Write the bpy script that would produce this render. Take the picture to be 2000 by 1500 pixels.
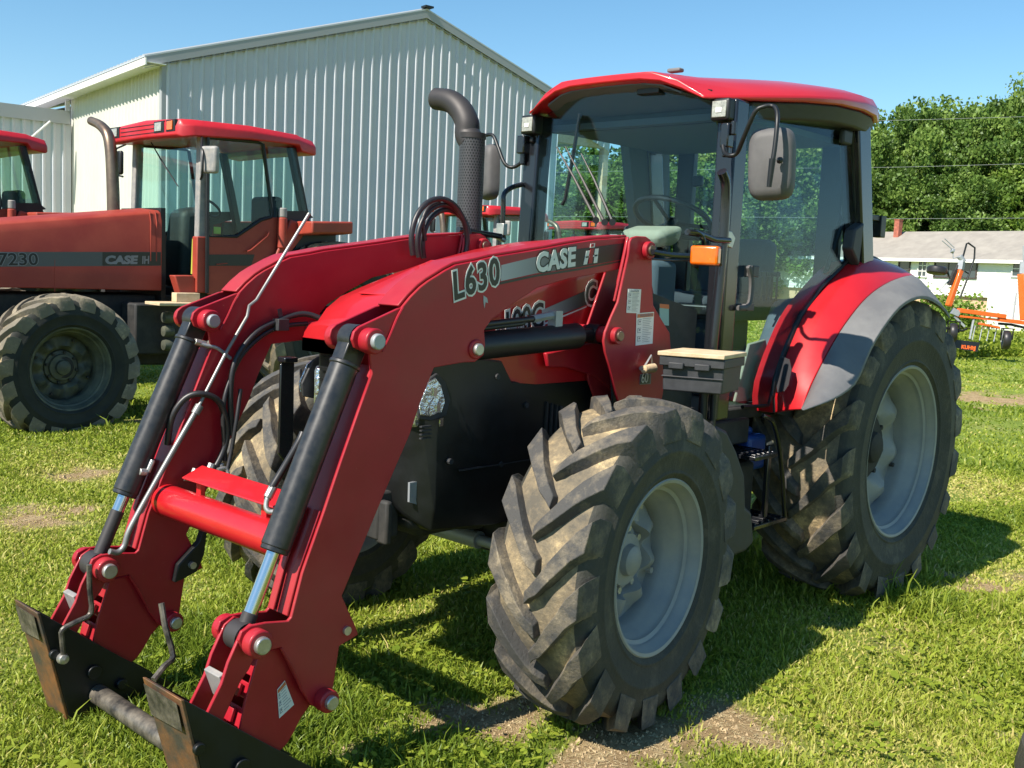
import bpy, bmesh, math, random
import numpy as np
from mathutils import Vector, Matrix
for o in list(bpy.data.objects): bpy.data.objects.remove(o)
SC = bpy.context.scene
COL = SC.collection
rnd = random.Random(7)
R = math.radians
A = np.array
# ---------------------------------------------------------------- camera, sky, sun, exposure
CAM = A([5.332, 2.993, 1.642]); YAW, PIT, ROL, FOC = R(222.375), R(6.326), R(2.689), 2011.52
def _axes():
    cy, sy, cp, sp = math.cos(YAW), math.sin(YAW), math.cos(PIT), math.sin(PIT)
    f = A([cy*cp, sy*cp, -sp]); r = A([sy, -cy, 0.]); u = np.cross(r, f)
    c, s = math.cos(ROL), math.sin(ROL)
    return c*r+s*u, -s*r+c*u, f
RX, UX, FX = _axes()
cd = bpy.data.cameras.new('camera'); cam = bpy.data.objects.new('camera', cd); COL.objects.link(cam)
cd.sensor_width = 36.0; cd.lens = 36.0*FOC/2000; cd.clip_end = 2000; cd.clip_start = 0.05
m4 = Matrix.Identity(4)
for i in range(3):
    m4[i][0] = RX[i]; m4[i][1] = UX[i]; m4[i][2] = -FX[i]; m4[i][3] = CAM[i]
cam.matrix_world = m4
SC.camera = cam
SUN_AZ, SUN_EL = 356.6, 46.0
w = bpy.data.worlds.new('World'); SC.world = w; w.use_nodes = True
nt = w.node_tree; bg = nt.nodes['Background']
sky = nt.nodes.new('ShaderNodeTexSky'); sky.sky_type = 'NISHITA'; sky.sun_disc = False
sky.sun_elevation = R(SUN_EL); sky.sun_rotation = R(90-SUN_AZ); sky.air_density = 1.0; sky.dust_density = 0.0; sky.ozone_density = 3.5
hs = nt.nodes.new('ShaderNodeHueSaturation'); hs.inputs['Saturation'].default_value = 1.14; hs.inputs['Hue'].default_value = .488; nt.links.new(sky.outputs[0], hs.inputs['Color']); nt.links.new(hs.outputs[0], bg.inputs[0]); bg.inputs[1].default_value = 0.098
sd = A([math.cos(R(SUN_AZ))*math.cos(R(SUN_EL)), math.sin(R(SUN_AZ))*math.cos(R(SUN_EL)), math.sin(R(SUN_EL))])
sl = bpy.data.lights.new('sun', 'SUN'); sl.energy = 5.0; sl.angle = R(0.5); sl.color = (1, .93, .82)
so = bpy.data.objects.new('sun', sl); COL.objects.link(so)
so.rotation_euler = Vector(sd).to_track_quat('Z', 'Y').to_euler()
SC.view_settings.view_transform = 'Standard'; SC.view_settings.look = 'None'
SC.view_settings.exposure = 0.72; SC.view_settings.gamma = 1.0
SC.render.engine = 'CYCLES'
SC.cycles.max_bounces = 8; SC.cycles.transparent_max_bounces = 16; SC.cycles.glossy_bounces = 3; SC.cycles.diffuse_bounces = 3
# ---------------------------------------------------------------- measuring: a photo point lying on a known plane gives its size in metres
def ray(x, y): return FX + ((x-1000)/FOC)*RX - ((y-750)/FOC)*UX
def bp(x, y, ax, val):
    d = ray(x, y); t = (val-CAM[ax])/d[ax]; return CAM+t*d
def bpn(x, y, p0, n):
    d = ray(x, y); p0 = A(p0, float); n = A(n, float); t = ((p0-CAM)@n)/(d@n); return CAM+t*d
def at_depth(x, y, dd): return CAM+ray(x, y)*dd
class Frame:
    def __init__(s, o, az):
        a = R(az); s.o = A(o, float); s.az = az
        s.M = A([[math.cos(a), math.sin(a), 0], [-math.sin(a), math.cos(a), 0], [0, 0, 1.]])
    def bp(s, x, y, ax, val):
        c = s.M@(CAM-s.o); d = s.M@ray(x, y); t = (val-c[ax])/d[ax]; return c+t*d
    def loc(s, P): return s.M@(A(P, float)-s.o)
def XZ(pts, Y): return [(lambda q: (q[0], q[2]))(bp(x, y, 1, Y)) for x, y in pts]
# ---------------------------------------------------------------- materials
def mat(name, col, rough=.5, metal=0., coat=0., var=.0, vscale=6., col2=None, bump=0., bscale=60., spec=.5, emit=None, chips=None):
    m = bpy.data.materials.new(name); m.use_nodes = True; t = m.node_tree; b = t.nodes['Principled BSDF']
    b.inputs['Base Color'].default_value = (*col, 1); b.inputs['Roughness'].default_value = rough; b.inputs['Metallic'].default_value = metal
    b.inputs['Coat Weight'].default_value = coat; b.inputs['Coat Roughness'].default_value = .08
    b.inputs['Specular IOR Level'].default_value = spec
    tc = t.nodes.new('ShaderNodeTexCoord')
    if col2 is not None or var:
        n = t.nodes.new('ShaderNodeTexNoise'); n.inputs['Scale'].default_value = vscale; n.inputs['Detail'].default_value = 8; n.inputs['Roughness'].default_value = .65
        t.links.new(tc.outputs['Object'], n.inputs['Vector'])
        r = t.nodes.new('ShaderNodeValToRGB'); e = r.color_ramp.elements
        e[0].position = .38; e[1].position = .68
        c2 = col2 if col2 is not None else tuple(min(1, c*(1+var)) for c in col)
        c1 = col if col2 is not None else tuple(c*(1-var) for c in col)
        e[0].color = (*c1, 1); e[1].color = (*c2, 1)
        t.links.new(n.outputs['Fac'], r.inputs[0]); t.links.new(r.outputs[0], b.inputs['Base Color'])
        mr = t.nodes.new('ShaderNodeMapRange'); mr.inputs[3].default_value = max(.04, rough-.08); mr.inputs[4].default_value = min(1, rough+.15)
        t.links.new(n.outputs['Fac'], mr.inputs[0]); t.links.new(mr.outputs[0], b.inputs['Roughness'])
    if bump:
        n2 = t.nodes.new('ShaderNodeTexNoise'); n2.inputs['Scale'].default_value = bscale; n2.inputs['Detail'].default_value = 6
        t.links.new(tc.outputs['Object'], n2.inputs['Vector'])
        bm_ = t.nodes.new('ShaderNodeBump'); bm_.inputs['Strength'].default_value = bump; bm_.inputs['Distance'].default_value = .01
        t.links.new(n2.outputs['Fac'], bm_.inputs['Height']); t.links.new(bm_.outputs[0], b.inputs['Normal'])
    if chips:
        n3 = t.nodes.new('ShaderNodeTexNoise'); n3.inputs['Scale'].default_value = 38; n3.inputs['Detail'].default_value = 12; n3.inputs['Roughness'].default_value = .8
        t.links.new(tc.outputs['Object'], n3.inputs['Vector']); gt = t.nodes.new('ShaderNodeMapRange'); gt.inputs[1].default_value = .655; gt.inputs[2].default_value = .675; t.links.new(n3.outputs['Fac'], gt.inputs[0])
        n4 = t.nodes.new('ShaderNodeTexNoise'); n4.inputs['Scale'].default_value = 2.2; n4.inputs['Detail'].default_value = 5; t.links.new(tc.outputs['Object'], n4.inputs['Vector'])
        g2 = t.nodes.new('ShaderNodeMapRange'); g2.inputs[1].default_value = .48; g2.inputs[2].default_value = .75; g2.inputs[4].default_value = .16; t.links.new(n4.outputs['Fac'], g2.inputs[0])
        src = b.inputs['Base Color'].links[0].from_socket; m1 = t.nodes.new('ShaderNodeMix'); m1.data_type = 'RGBA'; t.links.new(g2.outputs[0], m1.inputs[0]); t.links.new(src, m1.inputs[6]); m1.inputs[7].default_value = (.30, .18, .12, 1)
        m2 = t.nodes.new('ShaderNodeMix'); m2.data_type = 'RGBA'; t.links.new(gt.outputs[0], m2.inputs[0]); t.links.new(m1.outputs[2], m2.inputs[6]); m2.inputs[7].default_value = (*chips, 1); t.links.new(m2.outputs[2], b.inputs['Base Color'])
    if emit: b.inputs['Emission Color'].default_value = (*col, 1); b.inputs['Emission Strength'].default_value = emit
    return m
M = {}
M['red'] = mat('red_paint', (.46, .008, .014), .34, coat=.4, col2=(.50, .014, .018), vscale=3)
M['red_loader'] = mat('loader_red_paint', (.33, .003, .015), .46, coat=.12, col2=(.38, .008, .020), vscale=7, bump=.03, bscale=40, chips=(.45, .16, .13))
M['red_old'] = mat('faded_red_paint', (.28, .028, .016), .55, coat=.03, col2=(.36, .055, .030), vscale=2.5)
M['red_roof_old'] = mat('old_roof_red', (.50, .012, .020), .45, coat=.15, var=.1)
M['orange_old'] = mat('sun_faded_orange_paint', (.34, .046, .026), .55, var=.15, vscale=5)
M['black'] = mat('black_paint', (.008, .009, .010), .42, var=.3, vscale=12)
M['black_scuffed'] = mat('scuffed_black_cylinder', (.013, .014, .017), .34, col2=(.036, .034, .034), vscale=26)
M['black_gloss'] = mat('black_gloss', (.012, .013, .016), .22, coat=.3)
M['plastic'] = mat('dark_plastic', (.035, .036, .040), .55, var=.2, vscale=30, bump=.05, bscale=300)
M['dark'] = mat('dark_underbody', (.016, .017, .018), .7, col2=(.045, .042, .038), vscale=9)
M['grey_plastic'] = mat('weathered_grey_plastic', (.125, .125, .13), .62, col2=(.18, .18, .178), vscale=4, bump=.04, bscale=200)
M['mirror_shell'] = mat('mirror_shell_grey', (.10, .095, .095), .6, var=.15, vscale=10)
M['chrome'] = mat('chrome_rod', (.62, .62, .62), .2, metal=1)
M['steel'] = mat('zinc_steel', (.55, .53, .50), .38, metal=.8, var=.15, vscale=30)
M['silver'] = mat('silver_wheel_paint', (.25, .26, .265), .5, col2=(.33, .325, .30), vscale=7, metal=.1)
M['rim_old'] = mat('dull_black_rim', (.05, .055, .045), .5, col2=(.12, .125, .085), vscale=8)
M['wood'] = mat('weathered_board', (.55, .40, .24), .8, col2=(.66, .52, .35), vscale=14, bump=.2, bscale=80)
M['amber'] = mat('amber_lens', (.80, .13, .0), .2, coat=.6, var=.12, vscale=40)
M['lens'] = mat('clear_lamp_lens', (.36, .36, .31), .25, coat=.8, var=.3, vscale=60)
M['reflector'] = mat('faceted_lamp_reflector', (.75, .78, .82), .14, metal=.9, bump=.9, bscale=38)
M['white'] = mat('white_decal', (.74, .73, .70), .5, var=.05)
M['decal_black'] = mat('black_decal', (.012, .012, .014), .35)
M['decal_red'] = mat('red_decal', (.35, .012, .02), .4)
M['decal_grey'] = mat('faded_grey_decal', (.10, .10, .10), .6)
M['decal_orange'] = mat('orange_decal', (.55, .16, .06), .5)
M['decal_ink'] = mat('grey_ink', (.22, .22, .24), .6)
M['teal_decal'] = mat('teal_decal', (.25, .42, .42), .5)
M['beige'] = mat('beige_cab_trim', (.34, .32, .24), .7, var=.06)
M['seat'] = mat('dark_blue_grey_fabric', (.045, .05, .06), .85)
M['headliner'] = mat('cab_headliner_grey', (.10, .12, .14), .9)
M['rust'] = mat('rusty_worn_steel', (.085, .075, .06), .5, metal=.4, col2=(.30, .13, .045), vscale=9, bump=.3, bscale=30)
M['rust_wear'] = mat('scuffed_black_steel', (.045, .042, .04), .4, metal=.4, col2=(.22, .19, .15), vscale=16, bump=.4, bscale=25)
M['exhaust'] = mat('brown_exhaust_pipe', (.17, .12, .09), .38, metal=.75, col2=(.26, .20, .14), vscale=5)
M['exhaust_dark'] = mat('dark_exhaust_pipe', (.045, .04, .04), .5, metal=.3, var=.15)
M['blue'] = mat('blue_jug_plastic', (.01, .05, .22), .4)
M['orange'] = mat('implement_orange', (.80, .13, .015), .4, coat=.2, var=.08)
M['black_tyre'] = mat('dark_aged_rubber', (.012, .014, .012), .8, col2=(.03, .032, .025), vscale=6, bump=.1)
M['hose'] = mat('black_rubber_hose', (.022, .02, .022), .42)
M['rod_grey'] = mat('dull_grey_rod', (.24, .24, .235), .4, metal=.5, var=.15)
M['yellow'] = mat('yellow_tag', (.42, .45, .06), .6)
M['green_glove'] = M['yellow']
M['grey_steel'] = mat('galvanised_grey', (.36, .38, .40), .5, metal=.4, var=.1)
M['pillar_grey'] = mat('scuffed_grey_pillar', (.22, .22, .22), .55, col2=(.34, .31, .28), vscale=18)
def mat_tyre(name, base, dust, amount, sh=0.):
    m = bpy.data.materials.new(name); m.use_nodes = True; t = m.node_tree; b = t.nodes['Principled BSDF']; b.inputs['Roughness'].default_value = .78
    tc = t.nodes.new('ShaderNodeTexCoord'); n = t.nodes.new('ShaderNodeTexNoise'); n.inputs['Scale'].default_value = 5; n.inputs['Detail'].default_value = 10; n.inputs['Roughness'].default_value = .75
    t.links.new(tc.outputs['Object'], n.inputs['Vector'])
    r = t.nodes.new('ShaderNodeValToRGB'); e = r.color_ramp.elements; e[0].position = .5-amount+sh; e[0].color = (*base, 1); e[1].position = .72; e[1].color = (*dust, 1)
    e[1].position = .60+sh; e.new(.50+sh).color = (*[(a*3+c)/4 for a, c in zip(base, dust)], 1); e.new(.56+sh).color = (*[(a+c)/2 for a, c in zip(base, dust)], 1)
    t.links.new(n.outputs['Fac'], r.inputs[0]); t.links.new(r.outputs[0], b.inputs['Base Color'])
    n2 = t.nodes.new('ShaderNodeTexNoise'); n2.inputs['Scale'].default_value = 42; n2.inputs['Detail'].default_value = 12; n2.inputs['Roughness'].default_value = .7
    t.links.new(tc.outputs['Object'], n2.inputs['Vector'])
    bm_ = t.nodes.new('ShaderNodeBump'); bm_.inputs['Strength'].default_value = .6; bm_.inputs['Distance'].default_value = .012
    t.links.new(n2.outputs['Fac'], bm_.inputs['Height']); t.links.new(bm_.outputs[0], b.inputs['Normal'])
    return m
M['tyre_wall'] = mat_tyre('tyre_sidewall_rubber', (.034, .035, .030), (.085, .078, .058), .2)
M['tyre_tread'] = mat_tyre('muddy_tread_rubber', (.060, .058, .056), (.27, .22, .15), .06, .02)
M['mud'] = mat_tyre('mud_packed_tread_base', (.10, .088, .068), (.52, .39, .21), .12, .01)
M['tyre_tread_dry'] = mat_tyre('dusty_tread_rubber', (.13, .115, .09), (.30, .25, .17), .25)
def mat_glass(name, tint, rough=.02):
    m = bpy.data.materials.new(name); m.use_nodes = True; t = m.node_tree; t.nodes.remove(t.nodes['Principled BSDF'])
    out = t.nodes['Material Output']; tr = t.nodes.new('ShaderNodeBsdfTransparent'); tr.inputs[0].default_value = (*tint, 1)
    gl = t.nodes.new('ShaderNodeBsdfGlossy'); gl.inputs['Roughness'].default_value = rough; gl.inputs[0].default_value = (.50, .58, .64, 1)
    fr = t.nodes.new('ShaderNodeFresnel'); geo = t.nodes.new('ShaderNodeNewGeometry'); mr = t.nodes.new('ShaderNodeMapRange'); mr.inputs[3].default_value = 1.36; mr.inputs[4].default_value = 1/1.36; t.links.new(geo.outputs['Backfacing'], mr.inputs[0]); t.links.new(mr.outputs[0], fr.inputs[0])
    mx = t.nodes.new('ShaderNodeMixShader'); t.links.new(fr.outputs[0], mx.inputs[0]); t.links.new(tr.outputs[0], mx.inputs[1]); t.links.new(gl.outputs[0], mx.inputs[2])
    t.links.new(mx.outputs[0], out.inputs[0]); return m
M['glass'] = mat_glass('teal_tinted_glass', (.87, .955, .965))
M['glass_old'] = mat_glass('green_tinted_glass', (.86, .96, .93))
M['glass_clear'] = mat_glass('house_window_glass', (.25, .27, .3))
# perforated exhaust guard: rows of punched holes
def mat_perf():
    m = mat('perforated_guard', (.02, .02, .022), .45); t = m.node_tree; b = t.nodes['Principled BSDF']
    tc = t.nodes.new('ShaderNodeTexCoord'); s = t.nodes.new('ShaderNodeSeparateXYZ'); t.links.new(tc.outputs['UV'], s.inputs[0])
    def mth(op, a, b_=None):
        n = t.nodes.new('ShaderNodeMath'); n.operation = op
        for i, v in enumerate((a, b_)):
            if v is None: continue
            if isinstance(v, (int, float)): n.inputs[i].default_value = v
            else: t.links.new(v, n.inputs[i])
        return n.outputs[0]
    fl = mth('FLOOR', mth('MULTIPLY', s.outputs[1], 44.)); off = mth('MULTIPLY', mth('MODULO', fl, 2.), .5)
    u = mth('SUBTRACT', mth('FRACT', mth('ADD', mth('MULTIPLY', s.outputs[0], 28.), off)), .5)
    v = mth('MULTIPLY', mth('SUBTRACT', mth('FRACT', mth('MULTIPLY', s.outputs[1], 44.)), .5), .8)
    d = mth('SQRT', mth('ADD', mth('MULTIPLY', u, u), mth('MULTIPLY', v, v)))
    inside = mth('LESS_THAN', d, .27)
    mx = t.nodes.new('ShaderNodeMix'); mx.data_type = 'RGBA'; t.links.new(inside, mx.inputs[0]); mx.inputs[6].default_value = (.055, .055, .06, 1); mx.inputs[7].default_value = (.002, .002, .002, 1)
    t.links.new(mx.outputs[2], b.inputs['Base Color'])
    bu = t.nodes.new('ShaderNodeBump'); bu.inputs['Strength'].default_value = .8; bu.inputs['Distance'].default_value = .004; bu.invert = True
    t.links.new(inside, bu.inputs['Height']); t.links.new(bu.outputs[0], b.inputs['Normal'])
    return m
M['perf'] = mat_perf()
def mat_fade(name, c0, c1, axis=0):
    m = mat(name, c0, .4); t = m.node_tree; b = t.nodes['Principled BSDF']
    tc = t.nodes.new('ShaderNodeTexCoord'); s = t.nodes.new('ShaderNodeSeparateXYZ'); t.links.new(tc.outputs['Generated'], s.inputs[0])
    r = t.nodes.new('ShaderNodeValToRGB'); r.color_ramp.elements[0].color = (*c0, 1); r.color_ramp.elements[1].color = (*c1, 1)
    r.color_ramp.elements[0].position = .45
    t.links.new(s.outputs[axis], r.inputs[0]); t.links.new(r.outputs[0], b.inputs['Base Color']); return m
M['fade'] = mat_fade('printed_fade_stripe', (.012, .012, .015), (.42, .42, .45))
# ---------------------------------------------------------------- mesh helpers
class MB:
    def __init__(s): s.v = []; s.f = []; s.m = []; s.uv = None
    def add(s, v, f, mi=0):
        n = len(s.v); s.v += [tuple(map(float, p)) for p in v]; s.f += [tuple(i+n for i in q) for q in f]; s.m += [mi]*len(f); return s
    def hexa(s, c, mi=0):   # 8 corners: bottom 4, top 4
        return s.add(c, [(0, 3, 2, 1), (4, 5, 6, 7), (0, 1, 5, 4), (1, 2, 6, 5), (2, 3, 7, 6), (3, 0, 4, 7)], mi)
    def box(s, c, d, rot=None, mi=0):
        c = A(c, float); h = A(d, float)/2
        k = [(-1, -1, -1), (1, -1, -1), (1, 1, -1), (-1, 1, -1), (-1, -1, 1), (1, -1, 1), (1, 1, 1), (-1, 1, 1)]
        pts = [A(q)*h for q in k]
        if rot is not None: pts = [A(rot@Vector(q)) for q in pts]
        return s.hexa([c+q for q in pts], mi)
    def prism(s, poly, y0, y1, mi=0):     # polygon in XZ, extruded along Y
        n = len(poly); v = [(x, y0, z) for x, z in poly]+[(x, y1, z) for x, z in poly]
        f = [tuple(range(n)), tuple(range(2*n-1, n-1, -1))]+[(i, i+n, (i+1) % n+n, (i+1) % n) for i in range(n)]
        return s.add(v, f, mi)
    def slab(s, pts, off, mi=0):          # any planar polygon thickened by the vector off
        n = len(pts); off = A(off, float); v = [A(p) for p in pts]+[A(p)+off for p in pts]
        f = [tuple(range(n)), tuple(range(2*n-1, n-1, -1))]+[(i, i+n, (i+1) % n+n, (i+1) % n) for i in range(n)]
        return s.add(v, f, mi)
    def strip(s, path, y0, y1, th, mi=0): # ribbon following an XZ path, lying below/inside it by th
        P = [A(p, float) for p in path]; n = len(P); N = []
        for i in range(n):
            d = P[min(i+1, n-1)]-P[max(i-1, 0)]; d /= np.linalg.norm(d)+1e-9; N.append(A([-d[1], d[0]]))
        v = []
        for p, q in zip(P, N):
            a = p; b_ = p+q*th
            v += [(a[0], y0, a[1]), (a[0], y1, a[1]), (b_[0], y1, b_[1]), (b_[0], y0, b_[1])]
        f = [(0, 1, 2, 3), (4*n-1, 4*n-2, 4*n-3, 4*n-4)]
        for i in range(n-1):
            for k in range(4):
                a = 4*i+k; b_ = 4*i+(k+1) % 4; f.append((a, a+4, b_+4, b_))
        return s.add(v, f, mi)
    def loft(s, rings, close=True, caps=True, mi=0):
        n = len(rings[0]); v = [p for r_ in rings for p in r_]; f = []
        for i in range(len(rings)-1):
            for k in range(n if close else n-1):
                a = i*n+k; b_ = i*n+(k+1) % n; f.append((a, b_, b_+n, a+n))
        if caps: f += [tuple(range(n))[::-1], tuple(range((len(rings)-1)*n, len(rings)*n))]
        return s.add(v, f, mi)
    def tube(s, path, r, seg=10, mi=0, sm=0):
        P = [A(p, float) for p in path]
        if sm: P = smooth(P, sm)
        rr = r if hasattr(r, '__len__') else [r]*len(P)
        if len(rr) != len(P): rr = np.interp(np.linspace(0, 1, len(P)), np.linspace(0, 1, len(rr)), rr)
        rings = []; up = None
        for i in range(len(P)):
            d = P[min(i+1, len(P)-1)]-P[max(i-1, 0)]; d = d/(np.linalg.norm(d)+1e-9)
            if up is None: up = A([0, 0, 1.]) if abs(d[2]) < .9 else A([1., 0, 0])
            a = np.cross(d, up); a /= np.linalg.norm(a)+1e-9; up = np.cross(a, d)
            rings.append([P[i]+rr[i]*(math.cos(t)*a+math.sin(t)*up) for t in np.linspace(0, 2*math.pi, seg, endpoint=False)])
        return s.loft(rings, mi=mi)
    def cyl(s, p0, p1, r0, r1=None, seg=20, mi=0): return s.tube([p0, p1], [r0, r0 if r1 is None else r1], seg, mi)
    def lathe(s, prof, c, axis=(0, 1, 0), seg=64, mi=0):   # prof: (radius, height along axis)
        ax = A(axis, float); ax /= np.linalg.norm(ax); u = np.cross(ax, (0, 0, 1.)); 
        if np.linalg.norm(u) < 1e-3: u = A([1., 0, 0])
        u /= np.linalg.norm(u); v_ = np.cross(ax, u); c = A(c, float)
        rings = [[c+ax*h+r_*(math.cos(t)*u+math.sin(t)*v_) for t in np.linspace(0, 2*math.pi, seg, endpoint=False)] for r_, h in prof]
        n = seg; vv = [p for q in rings for p in q]; f = []
        for i in range(len(rings)-1):
            for k in range(n): a = i*n+k; b_ = i*n+(k+1) % n; f.append((a, b_, b_+n, a+n))
        return s.add(vv, f, mi)
    def build(s, name, ms, parent=None, bevel=0, angle=40, seg=2, mirror_y=False):
        v = [(x, -y, z) for x, y, z in s.v] if mirror_y else s.v
        me = bpy.data.meshes.new(name); me.from_pydata(v, [], s.f); me.update()
        if not isinstance(ms, (list, tuple)): ms = [ms]
        for m_ in ms: me.materials.append(m_)
        me.polygons.foreach_set('material_index', s.m)
        bm = bmesh.new(); bm.from_mesh(me); bmesh.ops.recalc_face_normals(bm, faces=bm.faces); bm.to_mesh(me); bm.free()
        me.shade_smooth(); me.set_sharp_from_angle(angle=R(angle))
        o = bpy.data.objects.new(name, me); COL.objects.link(o)
        if parent is not None: o.parent = parent
        if bevel:
            b = o.modifiers.new('bevel', 'BEVEL'); b.width = bevel; b.segments = seg; b.limit_method = 'ANGLE'; b.angle_limit = R(35)
        return o
def smooth(P, n=6):   # Catmull-Rom through the points
    P = [A(p, float) for p in P]; Q = [2*P[0]-P[1]]+P+[2*P[-1]-P[-2]]; out = []
    for i in range(1, len(Q)-2):
        for t in np.linspace(0, 1, n, endpoint=False):
            a, b_, c, d = Q[i-1:i+3]
            out.append(.5*((2*b_)+(-a+c)*t+(2*a-5*b_+4*c-d)*t*t+(-a+3*b_-3*c+d)*t**3))
    out.append(P[-1]); return out
def empty(name, loc=(0, 0, 0), az=0, label=None, cat=None, group=None):
    o = bpy.data.objects.new(name, None); COL.objects.link(o); o.location = loc; o.rotation_euler = (0, 0, R(az)); o.empty_display_size = .1
    if label: tag(o, label, cat, group)
    return o
def tag(o, label, cat, group=None):
    o['label'] = label; o['category'] = cat
    if group: o['group'] = group
    return o
def struct(o): o['kind'] = 'structure'; return o
def copy_tree(o, parent=None):
    c = o.copy(); COL.objects.link(c)
    if parent is not None: c.parent = parent
    for ch in list(o.children): copy_tree(ch, c)
    return c
def text(name, body, p0, xdir, ydir, size, ms, parent, shear=0., bold=0., ext=.0006, xs=1., spacing=1.0):
    cu = bpy.data.curves.new(name, 'FONT'); cu.body = body; cu.size = size; cu.shear = shear; cu.offset = bold; cu.extrude = ext; cu.space_character = spacing; cu.resolution_u = 3
    ob = bpy.data.objects.new(name, cu); COL.objects.link(ob); bpy.context.view_layer.update()
    me = bpy.data.meshes.new_from_object(ob.evaluated_get(bpy.context.evaluated_depsgraph_get())); COL.objects.unlink(ob); bpy.data.objects.remove(ob)
    X = A(xdir, float); X /= np.linalg.norm(X); Y = A(ydir, float); Y -= X*(X@Y); Y /= np.linalg.norm(Y); Z = np.cross(X, Y)
    if Z[1] < 0 and abs(Z[1]) > .5 and False: Z = -Z
    n = len(me.vertices); co = np.empty(n*3); me.vertices.foreach_get('co', co); co = co.reshape(-1, 3)
    co = A(p0)+co[:, :1]*xs*X+co[:, 1:2]*Y+co[:, 2:]*Z
    me.vertices.foreach_set('co', co.ravel()); me.update(); me.name = name
    me.materials.clear(); me.materials.append(ms)
    o = bpy.data.objects.new(name, me); COL.objects.link(o); o.parent = parent; return o
# ================================================================ SETTING
def gz(x, y):
    d = math.hypot(x-CAM[0], y-CAM[1]); t = min(1, max(0, (d-36)/34)); t = t*t*(3-2*t)
    return -.75*t + .012*math.sin(1.7*x+.6*y)*math.cos(1.3*y-.4*x)*min(1, 8/(d+1))
_bp2 = lambda x, y: tuple(bp(x, y, 2, 0)[:2])
BARE = [(*_bp2(x, y), r_, a) for x, y, r_, a in ((1290, 1440, .22, .85), (1420, 1420, .27, .75), (1180, 1480, .16, .7), (900, 1400, .22, .8), (1000, 1380, .16, .7), (60, 1010, .35, .7), (150, 925, .3, .6), (1720, 1230, .3, .6), (1880, 1140, .25, .5), (1930, 775, 1.0, .7), (1960, 1440, .12, .6), (330, 700, .4, .5), (420, 975, .3, .4), (700, 1420, .2, .3))]
_rg = np.random.default_rng(5)
_ph = _rg.uniform(0, 6.28, (14, 2)); _fr = _rg.uniform(.5, 4.2, 14); _an = _rg.uniform(0, 6.28, 14)
def fnoise(x, y):
    s = 0
    for k in range(14): s = s+np.sin(_fr[k]*(x*math.cos(_an[k])+y*math.sin(_an[k]))+_ph[k, 0]+1.3*np.sin(.7*_fr[k]*(y*math.cos(_an[k])-x*math.sin(_an[k]))+_ph[k, 1]))/(1+.25*_fr[k])
    return s/4.2
def bare(x, y):
    n = fnoise(x*1.6+9, y*1.6); v = np.zeros_like(x)
    for cx, cy, r_, a in BARE: v = np.maximum(v, a*1.15*np.exp(-(((x-cx)**2+(y-cy)**2)/r_**2)**1.5))
    m_ = fnoise(x*6+3, y*6); v = v*.75+.1*np.clip(n-.3, 0, 1); return np.clip(v+(.30*n+.38*m_)*(v > .06), 0, 1)
near = np.arange(-12, 8.01, .08); nx = np.concatenate([-np.geomspace(900, 12.3, 34), near, np.geomspace(8.3, 600, 24)])
neary = np.arange(-12, 6.01, .08); ny = np.concatenate([-np.geomspace(900, 12.3, 34), neary, np.geomspace(6.3, 600, 24)])
gx, gy = np.meshgrid(nx, ny, indexing='ij'); gzv = np.vectorize(gz)(gx, gy)
v = np.stack([gx, gy, gzv], -1).reshape(-1, 3); a_, b_ = len(nx), len(ny)
idx = np.arange(a_*b_).reshape(a_, b_); q = np.stack([idx[:-1, :-1], idx[1:, :-1], idx[1:, 1:], idx[:-1, 1:]], -1).reshape(-1, 4)
me = bpy.data.meshes.new('ground'); me.vertices.add(len(v)); me.vertices.foreach_set('co', v.ravel()); me.loops.add(q.size); me.loops.foreach_set('vertex_index', q.ravel().astype(np.int32))
me.polygons.add(len(q)); me.polygons.foreach_set('loop_start', np.arange(0, q.size, 4, dtype=np.int32)); me.update(calc_edges=True); me.shade_smooth()
at = me.attributes.new('bare', 'FLOAT', 'POINT'); at.data.foreach_set('value', bare(v[:, 0], v[:, 1]).astype(np.float32))
gm = bpy.data.materials.new('lawn_soil'); gm.use_nodes = True; t = gm.node_tree; b = t.nodes['Principled BSDF']; b.inputs['Roughness'].default_value = .95; b.inputs['Specular IOR Level'].default_value = .1
tc = t.nodes.new('ShaderNodeTexCoord')
def noise_node(t, vec, sc, det=8, ro=.6):
    n = t.nodes.new('ShaderNodeTexNoise'); n.inputs['Scale'].default_value = sc; n.inputs['Detail'].default_value = det; n.inputs['Roughness'].default_value = ro; t.links.new(vec, n.inputs['Vector']); return n.outputs['Fac']
def ramp_node(t, fac, stops):
    r = t.nodes.new('ShaderNodeValToRGB'); e = r.color_ramp.elements; e[0].position, e[0].color = stops[0][0], (*stops[0][1], 1); e[1].position, e[1].color = stops[-1][0], (*stops[-1][1], 1)
    for p, c in stops[1:-1]: e.new(p).color = (*c, 1)
    t.links.new(fac, r.inputs[0]); return r.outputs[0]
grass_c = ramp_node(t, noise_node(t, tc.outputs['Object'], 1.1, 12, .75), [(.30, (.13, .20, .03)), (.5, (.22, .29, .05)), (.72, (.34, .33, .11))])
soil_c = ramp_node(t, noise_node(t, tc.outputs['Object'], 9, 10, .75), [(.3, (.20, .13, .06)), (.5, (.42, .30, .16)), (.6, (.50, .38, .21)), (.78, (.60, .47, .28))])
ba = t.nodes.new('ShaderNodeAttribute'); ba.attribute_name = 'bare'
r2 = ramp_node(t, ba.outputs['Fac'], [(.25, (0, 0, 0)), (.6, (1, 1, 1))])
mx = t.nodes.new('ShaderNodeMix'); mx.data_type = 'RGBA'; t.links.new(r2, mx.inputs[0]); t.links.new(grass_c, mx.inputs[6]); t.links.new(soil_c, mx.inputs[7]); t.links.new(mx.outputs[2], b.inputs['Base Color'])
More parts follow.
